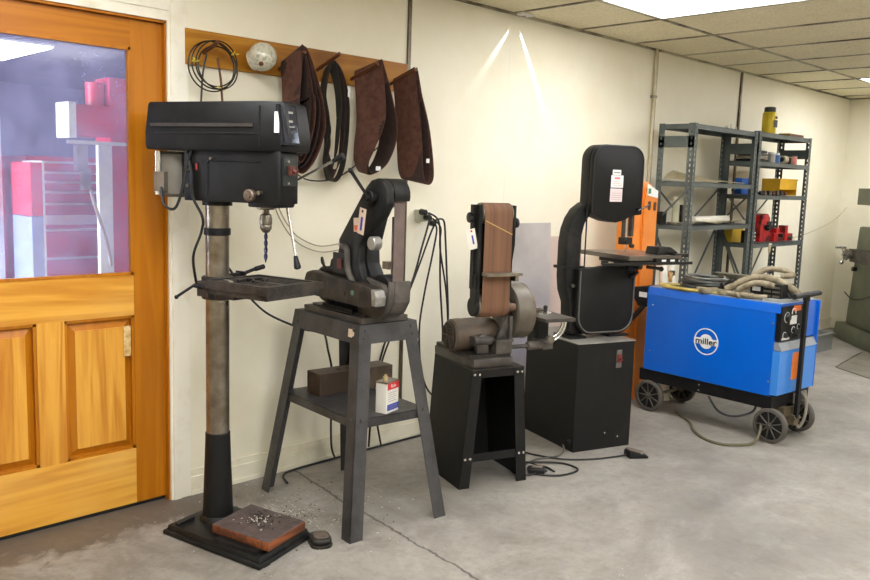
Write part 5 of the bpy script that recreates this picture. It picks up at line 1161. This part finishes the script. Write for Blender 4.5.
# far unit
ycan = mat('yellow_can', (206, 180, 34), .35, .2, .15, 10)
t = thing('spray_can', 'tall yellow can with a dark top standing on top of the farther shelving', 'can', (6.90, -.27, 1.9165)); obj('can_body', B().lathe([(.054, 0), (.056, .005), (.056, .17), (.050, .185), (.0, .187)], seg=24), ycan, t); obj('can_cap', B().lathe([(.046, .187), (.046, .22), (.040, .226), (0, .226)], seg=20), mat('dark_green_cap', (40, 44, 30), .4), t); obj('can_print', B().box(-.03, .03, -.0575, -.0565, .06, .12).box(-.02, .025, -.0575, -.0565, .13, .15), dark_ink, t)
t = thing('brass_plate', 'flat brass coloured piece lying on top of the farther shelving', 'plate', (7.22, -.33, 1.9165)); obj('plate', B().box(-.16, .13, -.05, .04, 0, .022, .003), mat('dull_brass', (170, 140, 60), .4, .4), t); obj('plate_rim', B().box(-.16, .13, -.052, -.049, .0, .018, .001), peg_m, t)
t = thing('book_stack', 'stack of dark manuals on the top inner shelf of the farther unit', 'books', (6.62, -.28, 1.6865)); 
for k in range(4): obj('book', B().box(-.12+.01*k, .10-.012*k, -.09, .08, .022*k+.001, .022*k+.020, .002), [black, steel, dk_c, black2][k], t)
t = thing('glass_jar', 'clear jar with pale lid on the top inner shelf', 'jar', (6.93, -.30, 1.6865)); obj('jar', B().cyl((0, 0, 0), (0, 0, .075), .032, seg=18, ch=.004), mat('pale_jar', (176, 176, 170), .2), t); obj('lid', B().cyl((0, 0, .0755), (0, 0, .09), .030), white_l, t)
t = thing('plastic_bottle', 'small blue topped bottle on the top inner shelf', 'bottle', (7.03, -.30, 1.6865)); obj('bottle', B().cyl((0, 0, 0), (0, 0, .07), .030, seg=18, ch=.004), mat('blue_pot', (70, 110, 170), .35), t); obj('cap', B().cyl((0, 0, .0705), (0, 0, .088), .024), white_l, t)
t = thing('tape_roll', 'tan tape roll lying on its side on the top inner shelf', 'tape roll', (7.15, -.31, 1.6865)); obj('roll', B().cyl((-.04, 0, .036), (.03, 0, .036), .035, seg=20), paper, t); obj('core', B().cyl((-.042, 0, .036), (.032, 0, .036), .020), dark_ink, t)
t = thing('paint_tin', 'small dark tin beside the pink tin on the top inner shelf', 'tin', (7.24, -.31, 1.6865)); obj('tin', B().cyl((0, 0, 0), (0, 0, .055), .028, seg=18), black2, t); obj('lid', B().cyl((0, 0, .0555), (0, 0, .06), .029), steel, t)
t = thing('paint_tin', 'pinkish tin at the right end of the top inner shelf', 'tin', (7.33, -.31, 1.6865)); obj('tin', B().cyl((0, 0, 0), (0, 0, .065), .040, seg=18), mat('pink_tin', (196, 120, 110), .4), t); obj('lid', B().cyl((0, 0, .0655), (0, 0, .072), .041), steel, t)
t = thing('storage_bin', 'yellow plastic bin on the middle shelf of the farther unit', 'bin', (7.28, -.24, 1.4215)); ybin = mat('yellow_bin', (222, 172, 36), .4)
b = B().box(-.19, .17, .07, .075, 0, .14).box(-.19, -.185, -.08, .07, 0, .14).box(.165, .17, -.08, .07, 0, .14).box(-.19, .17, -.08, -.075, .05, .14).box(-.19, .17, -.08, .07, 0, .004); obj('bin_body', b, ybin, t, False); obj('bin_rim', B().box(-.195, .175, -.086, -.079, .128, .142, .002), ybin, t)
t = thing('machine_parts', 'heap of dark small machine parts before the yellow bin', 'machine parts', (6.92, -.33, 1.4215))
for k in range(12): x = -.22+.04*k; obj('machine_part', B().box(x-.016, x+.016, -.03, .02, 0, .018+.02*random.random(), .004) if k % 2 else B().cyl((x, -.02, .012), (x+.02, .02, .014), .012), [grime, steel, peg_m][k % 3], t)
t = thing('vise_stop', 'rusty upright bracket on the middle shelf at the left', 'bracket', (6.56, -.32, 1.4215)); obj('upright', B().box(-.02, .02, -.02, .02, 0, .14, .004), peg_m, t); obj('arm', B().box(-.03, .06, -.015, .015, .0, .03, .003).cyl((.04, 0, .03), (.04, 0, .10), .008), steel, t)
t = thing('blue_tool', 'blue tool lying on the middle shelf seen through the nearer unit', 'tool', (6.62, -.21, 1.4215)); obj('tool_body', B().box(-.07, .06, -.03, .03, .0, .13, .012), mat('tool_blue', (30, 96, 190), .4), t); obj('tool_handle', B().tube([(-.16, 0, .03), (-.10, 0, .055), (-.05, 0, .05)], .012), plastic, t)
redp = mat('red_cast_paint', (186, 30, 32), .4, .1, .25, 14, col2=(50, 20, 20), thr=(.46, .62))
t = thing('red_bench_vise', 'red upright machine vise on the lower shelf of the farther unit', 'vise', (6.90, -.27, 1.0315)); b = B().prism([(-.11, 0), (.11, 0), (.11, .06), (.06, .08), (.07, .20), (.02, .235), (-.07, .22), (-.11, .16)], 1, -.05, .05, .008); obj('vise_body', b, redp, t); obj('vise_screw', B().cyl((-.02, -.09, .12), (-.02, .06, .12), .022).cyl((-.07, -.085, .12), (.03, -.085, .12), .006), black2, t); obj('jaw', B().box(.0, .08, -.055, .055, .09, .17, .006), grime, t)
t = thing('red_clamp', 'low red clamp with screw in the middle of the lower shelf', 'clamp', (7.11, -.30, 1.0315)); obj('clamp_body', B().box(-.09, .09, -.04, .04, 0, .07, .008).box(-.03, .03, -.03, .03, .07, .11, .006), redp, t); obj('clamp_screw', B().cyl((-.0905, 0, .05), (-.2, 0, .05), .010), grime, t); obj('clamp_knob', B().cyl((.0, -.041, .05), (.0, -.08, .05), .016), grime, t)
t = thing('red_clamp', 'low red clamp at the right end of the lower shelf', 'clamp', (7.34, -.29, 1.0315)); obj('clamp_body', B().box(-.08, .08, -.04, .04, 0, .06, .008).box(-.06, .0, -.03, .03, .06, .13, .008), redp, t); obj('clamp_screw', B().cyl((.0, -.041, .03), (.0, -.07, .03), .016), steel, t)
t = thing('parts_box', 'small dark box with pale stripes at the left of the lower shelf', 'box', (6.55, -.33, 1.0315)); obj('box_body', B().box(-.045, .045, -.04, .04, 0, .10, .003), black2, t); obj('stripes', B().box(-.04, .04, -.042, -.0405, .02, .03).box(-.04, .04, -.042, -.0405, .05, .06).box(-.04, .04, -.042, -.0405, .08, .088), white_l, t)
t = thing('yellow_tray', 'yellow tray behind the near post on the lower shelf', 'tray', (6.60, -.19, 1.0315)); obj('tray_body', B().box(-.11, .09, -.03, .04, 0, .12, .006), mat('yellow_tray_m', (196, 160, 40), .5), t)
obj('tray_tools', B().cyl((-.08, 0, .12), (-.08, 0, .15), .008).cyl((-.04, 0, .12), (-.035, 0, .16), .008).cyl((.0, 0, .12), (.01, 0, .15), .008), grime, t)
t = thing('shelf_tag', 'small pale tag hanging from the lower shelf edge', 'tag', (6.80, -.404, 1.0)); obj('tag_body', B().box(-.025, .025, -.002, 0, -.05, .028), paper, t); obj('tag_fold', B().box(-.025, .025, -.004, -.0022, .015, .028), white_p, t)
# ------------------------------------------------------------------ crate in the corner
t = thing('grey_crate', 'grey plastic crate with clutter on the floor in the far corner', 'crate', (7.80, -.30, 0), -3); cr_m = mat('grey_crate_plastic', (118, 120, 116), .5)
b = B()
for q in ((-.30, .30, -.20, -.19), (-.30, .30, .14, .15), (-.30, -.29, -.20, .15), (.29, .30, -.20, .15)): b.box(q[0], q[1], q[2], q[3], 0, .15, .002)
b.box(-.29, .29, -.19, .14, 0, .01); obj('crate_body', b, cr_m, t)
b = B()
for q in ((-.32, .32, -.22, -.19), (-.32, .32, .14, .17), (-.32, -.29, -.22, .17), (.29, .32, -.22, .17)): b.box(q[0], q[1], q[2], q[3], .15, .165, .003)
obj('crate_rim', b, cr_m, t)
for k, (x, y, n_, lab) in enumerate(((-.12, -.05, 'dark_bottle', 'dark bottle lying on the grey crate'), (.08, .0, 'white_cup', 'white cup standing in the grey crate'))):
    p = Matrix.Translation((7.80, -.30, 0)) @ Matrix.Rotation(math.radians(-3), 4, 'Z') @ Vector((x, y, .0105 if k else .0105))
    tt = thing(n_, lab, 'cup' if k else 'bottle', p, -8); obj('body', B().cyl((0, 0, 0), (0, 0, .18 if k else .19), .045 if k else .04, seg=16, ch=.006), white_p if k else black2, tt); obj('lid', B().cyl((0, 0, .1805 if k else .1905), (0, 0, .2 if k else .215), .03, seg=16), grey_ink, tt)
# ------------------------------------------------------------------ green milling machine at the right edge
grn = mat('olive_green_paint', (74, 80, 62), .45, .1, .2, 5, .1, 80, col2=(96, 100, 80))
ML = thing('milling_machine', 'olive green milling machine standing at the far right edge of the room', 'milling machine', (8.86, -.24, 0), 40)
ML_loc = None
obj('base', B().hull8([(-1.25, -.75, 0), (0, -.75, 0), (0, 0, 0), (-1.25, 0, 0)], [(-1.22, -.72, .16), (-.01, -.72, .16), (-.01, -.012, .16), (-1.22, -.012, .16)], .012), grn, ML)
obj('column', B().hull8([(-.98, -.66, .16), (-.13, -.66, .16), (-.13, -.06, .16), (-.98, -.06, .16)], [(-.84, -.60, 1.14), (-.22, -.60, 1.14), (-.22, -.075, 1.14), (-.84, -.075, 1.14)], .02), grn, ML)
obj('turret', B().cyl((-.52, -.40, 1.13), (-.52, -.40, 1.35), .18, seg=32), grn, ML)
obj('ram', B().box(-1.2, -.20, -.50, -.045, 1.35, 1.51, .015), grn, ML)
obj('ram_cap', B().box(-.199, -.17, -.50, -.06, 1.36, 1.50, .01), black2, ML)
obj('knee', B().box(-1.15, -.90, -.55, -.10, .45, .79, .02), grn, ML)
obj('work_table', B().box(-1.3, -.18, -.12, -.012, .85, .915, .005).box(-1.25, -.20, -.12, -.02, .79, .85, .004), grey_cast, ML)
b = B().cyl((-.25, -.012, .86), (-.25, .03, .86), .045, seg=20, ch=.005).lathe([(.055, 0), (.060, .008), (.055, .016)], (-.25, .028, .86), (0, 1, 0), 24).cyl((-.25, .04, .86), (-.25, .075, .86), .018)
hw = obj('table_crank', b, steel, ML)
obj('crank_arm', B().cyl((-.25, .065, .86), (-.28, .075, .79), .010).ball((-.28, .085, .785), .022).cyl((-.25, .065, .86), (-.22, .07, .925), .010).cyl((-.22, .03, .925), (-.22, .13, .928), .012), bright, hw)
obj('spindle_head', B().box(-1.35, -1.1, -.45, -.2, 1.05, 1.75, .03), grn, ML)
obj('column_knob', B().cyl((-.26, -.075, .72), (-.26, -.03, .72), .022), plastic, ML)
t = thing('hanging_cable', 'black cable sagging across the foot of the green milling machine', 'cable', (8.72, -.42, .46)); obj('cable', B().tube([(.02, .06, .02), (-.10, -.06, -.03), (-.25, -.20, .0), (-.40, -.32, .05), (-.55, -.45, .08)], .006, 6), cable_m, t)
t = thing('pull_cord', 'thin pale cord strung from the shelving to the milling machine', 'cord', (7.46, -.3, 1.04)); obj('cord', B().tube([(0, 0, 0), (.5, .0, .06), (1.0, .0, .16), (1.3, -.0, .28)], .0025, 5), wire_b, t)
t = thing('floor_plate', 'thin dark steel plate lying on the floor at the right edge', 'plate', (7.25, -.86, 0)); obj('plate', B().prism([(0, 0), (.95, .10), (1.5, -.5), (.1, -1.2), (-.40, -.60)], 2, 0, .006), mat('dark_floor_plate', (128, 122, 110), .5, .3, .2, 5), t); obj('plate_edge', B().box(0, .9, .0, .01, .006, .012, M=R(6)), steel, t)
# ------------------------------------------------------------------ light
def area(name, loc, rot, sx, sy, p, col, spread=180):
    l = bpy.data.lights.new(name, 'AREA'); l.shape = 'RECTANGLE'; l.size = sx; l.size_y = sy; l.energy = p; l.color = col; l.spread = math.radians(spread)
    o = bpy.data.objects.new(name, l); C.objects.link(o); o.location = loc; o.rotation_euler = rot; return o
# added spots at the ceiling clip that imitate two reflected streaks
for k, (tx, tz, e) in enumerate(((3.62, 2.03, 1.8), (4.13, 2.09, 4.))):
    l = bpy.data.lights.new('streak_spot', 'SPOT'); l.energy = e*SPOT; l.spot_size = math.radians(9); l.spot_blend = .8; l.shadow_soft_size = .004; l.color = (.86, .88, 1)
    o = bpy.data.objects.new('streak_spot', l); C.objects.link(o); o.location = (3.93, -.014, CH-.030)
    o.rotation_euler = (Vector((tx, .012, tz))-Vector(o.location)).to_track_quat('-Z', 'Y').to_euler()
w_ = bpy.data.worlds.new('world'); sc.world = w_; w_.use_nodes = True
w_.node_tree.nodes['Background'].inputs[0].default_value = (.9, .93, 1, 1); w_.node_tree.nodes['Background'].inputs[1].default_value = .02
# ------------------------------------------------------------------ camera
F_, YAW, PIT, ROLL, HC, DC = 832.4861, .7827, .1292, .0316, 1.4437, 3.3388
cd = bpy.data.cameras.new('camera'); co = bpy.data.objects.new('camera', cd); C.objects.link(co); sc.camera = co
fw = Vector((math.sin(YAW)*math.cos(PIT), math.cos(YAW)*math.cos(PIT), -math.sin(PIT))); rt = Vector((math.cos(YAW), -math.sin(YAW), 0)); up_ = rt.cross(fw)
c_, s_ = math.cos(ROLL), math.sin(ROLL); r2 = rt*c_+up_*s_; u2 = up_*c_-rt*s_
co.matrix_world = Matrix(((r2.x, u2.x, -fw.x, 0), (r2.y, u2.y, -fw.y, -DC), (r2.z, u2.z, -fw.z, HC), (0, 0, 0, 1)))
cd.sensor_width = 36; cd.lens = 36*F_/870; cd.clip_start = .05; cd.clip_end = 60
sc.view_settings.view_transform = 'Standard'; sc.view_settings.look = 'None'; sc.view_settings.gamma = 1; sc.view_settings.use_curve_mapping = False
sc.view_settings.exposure = EXPO
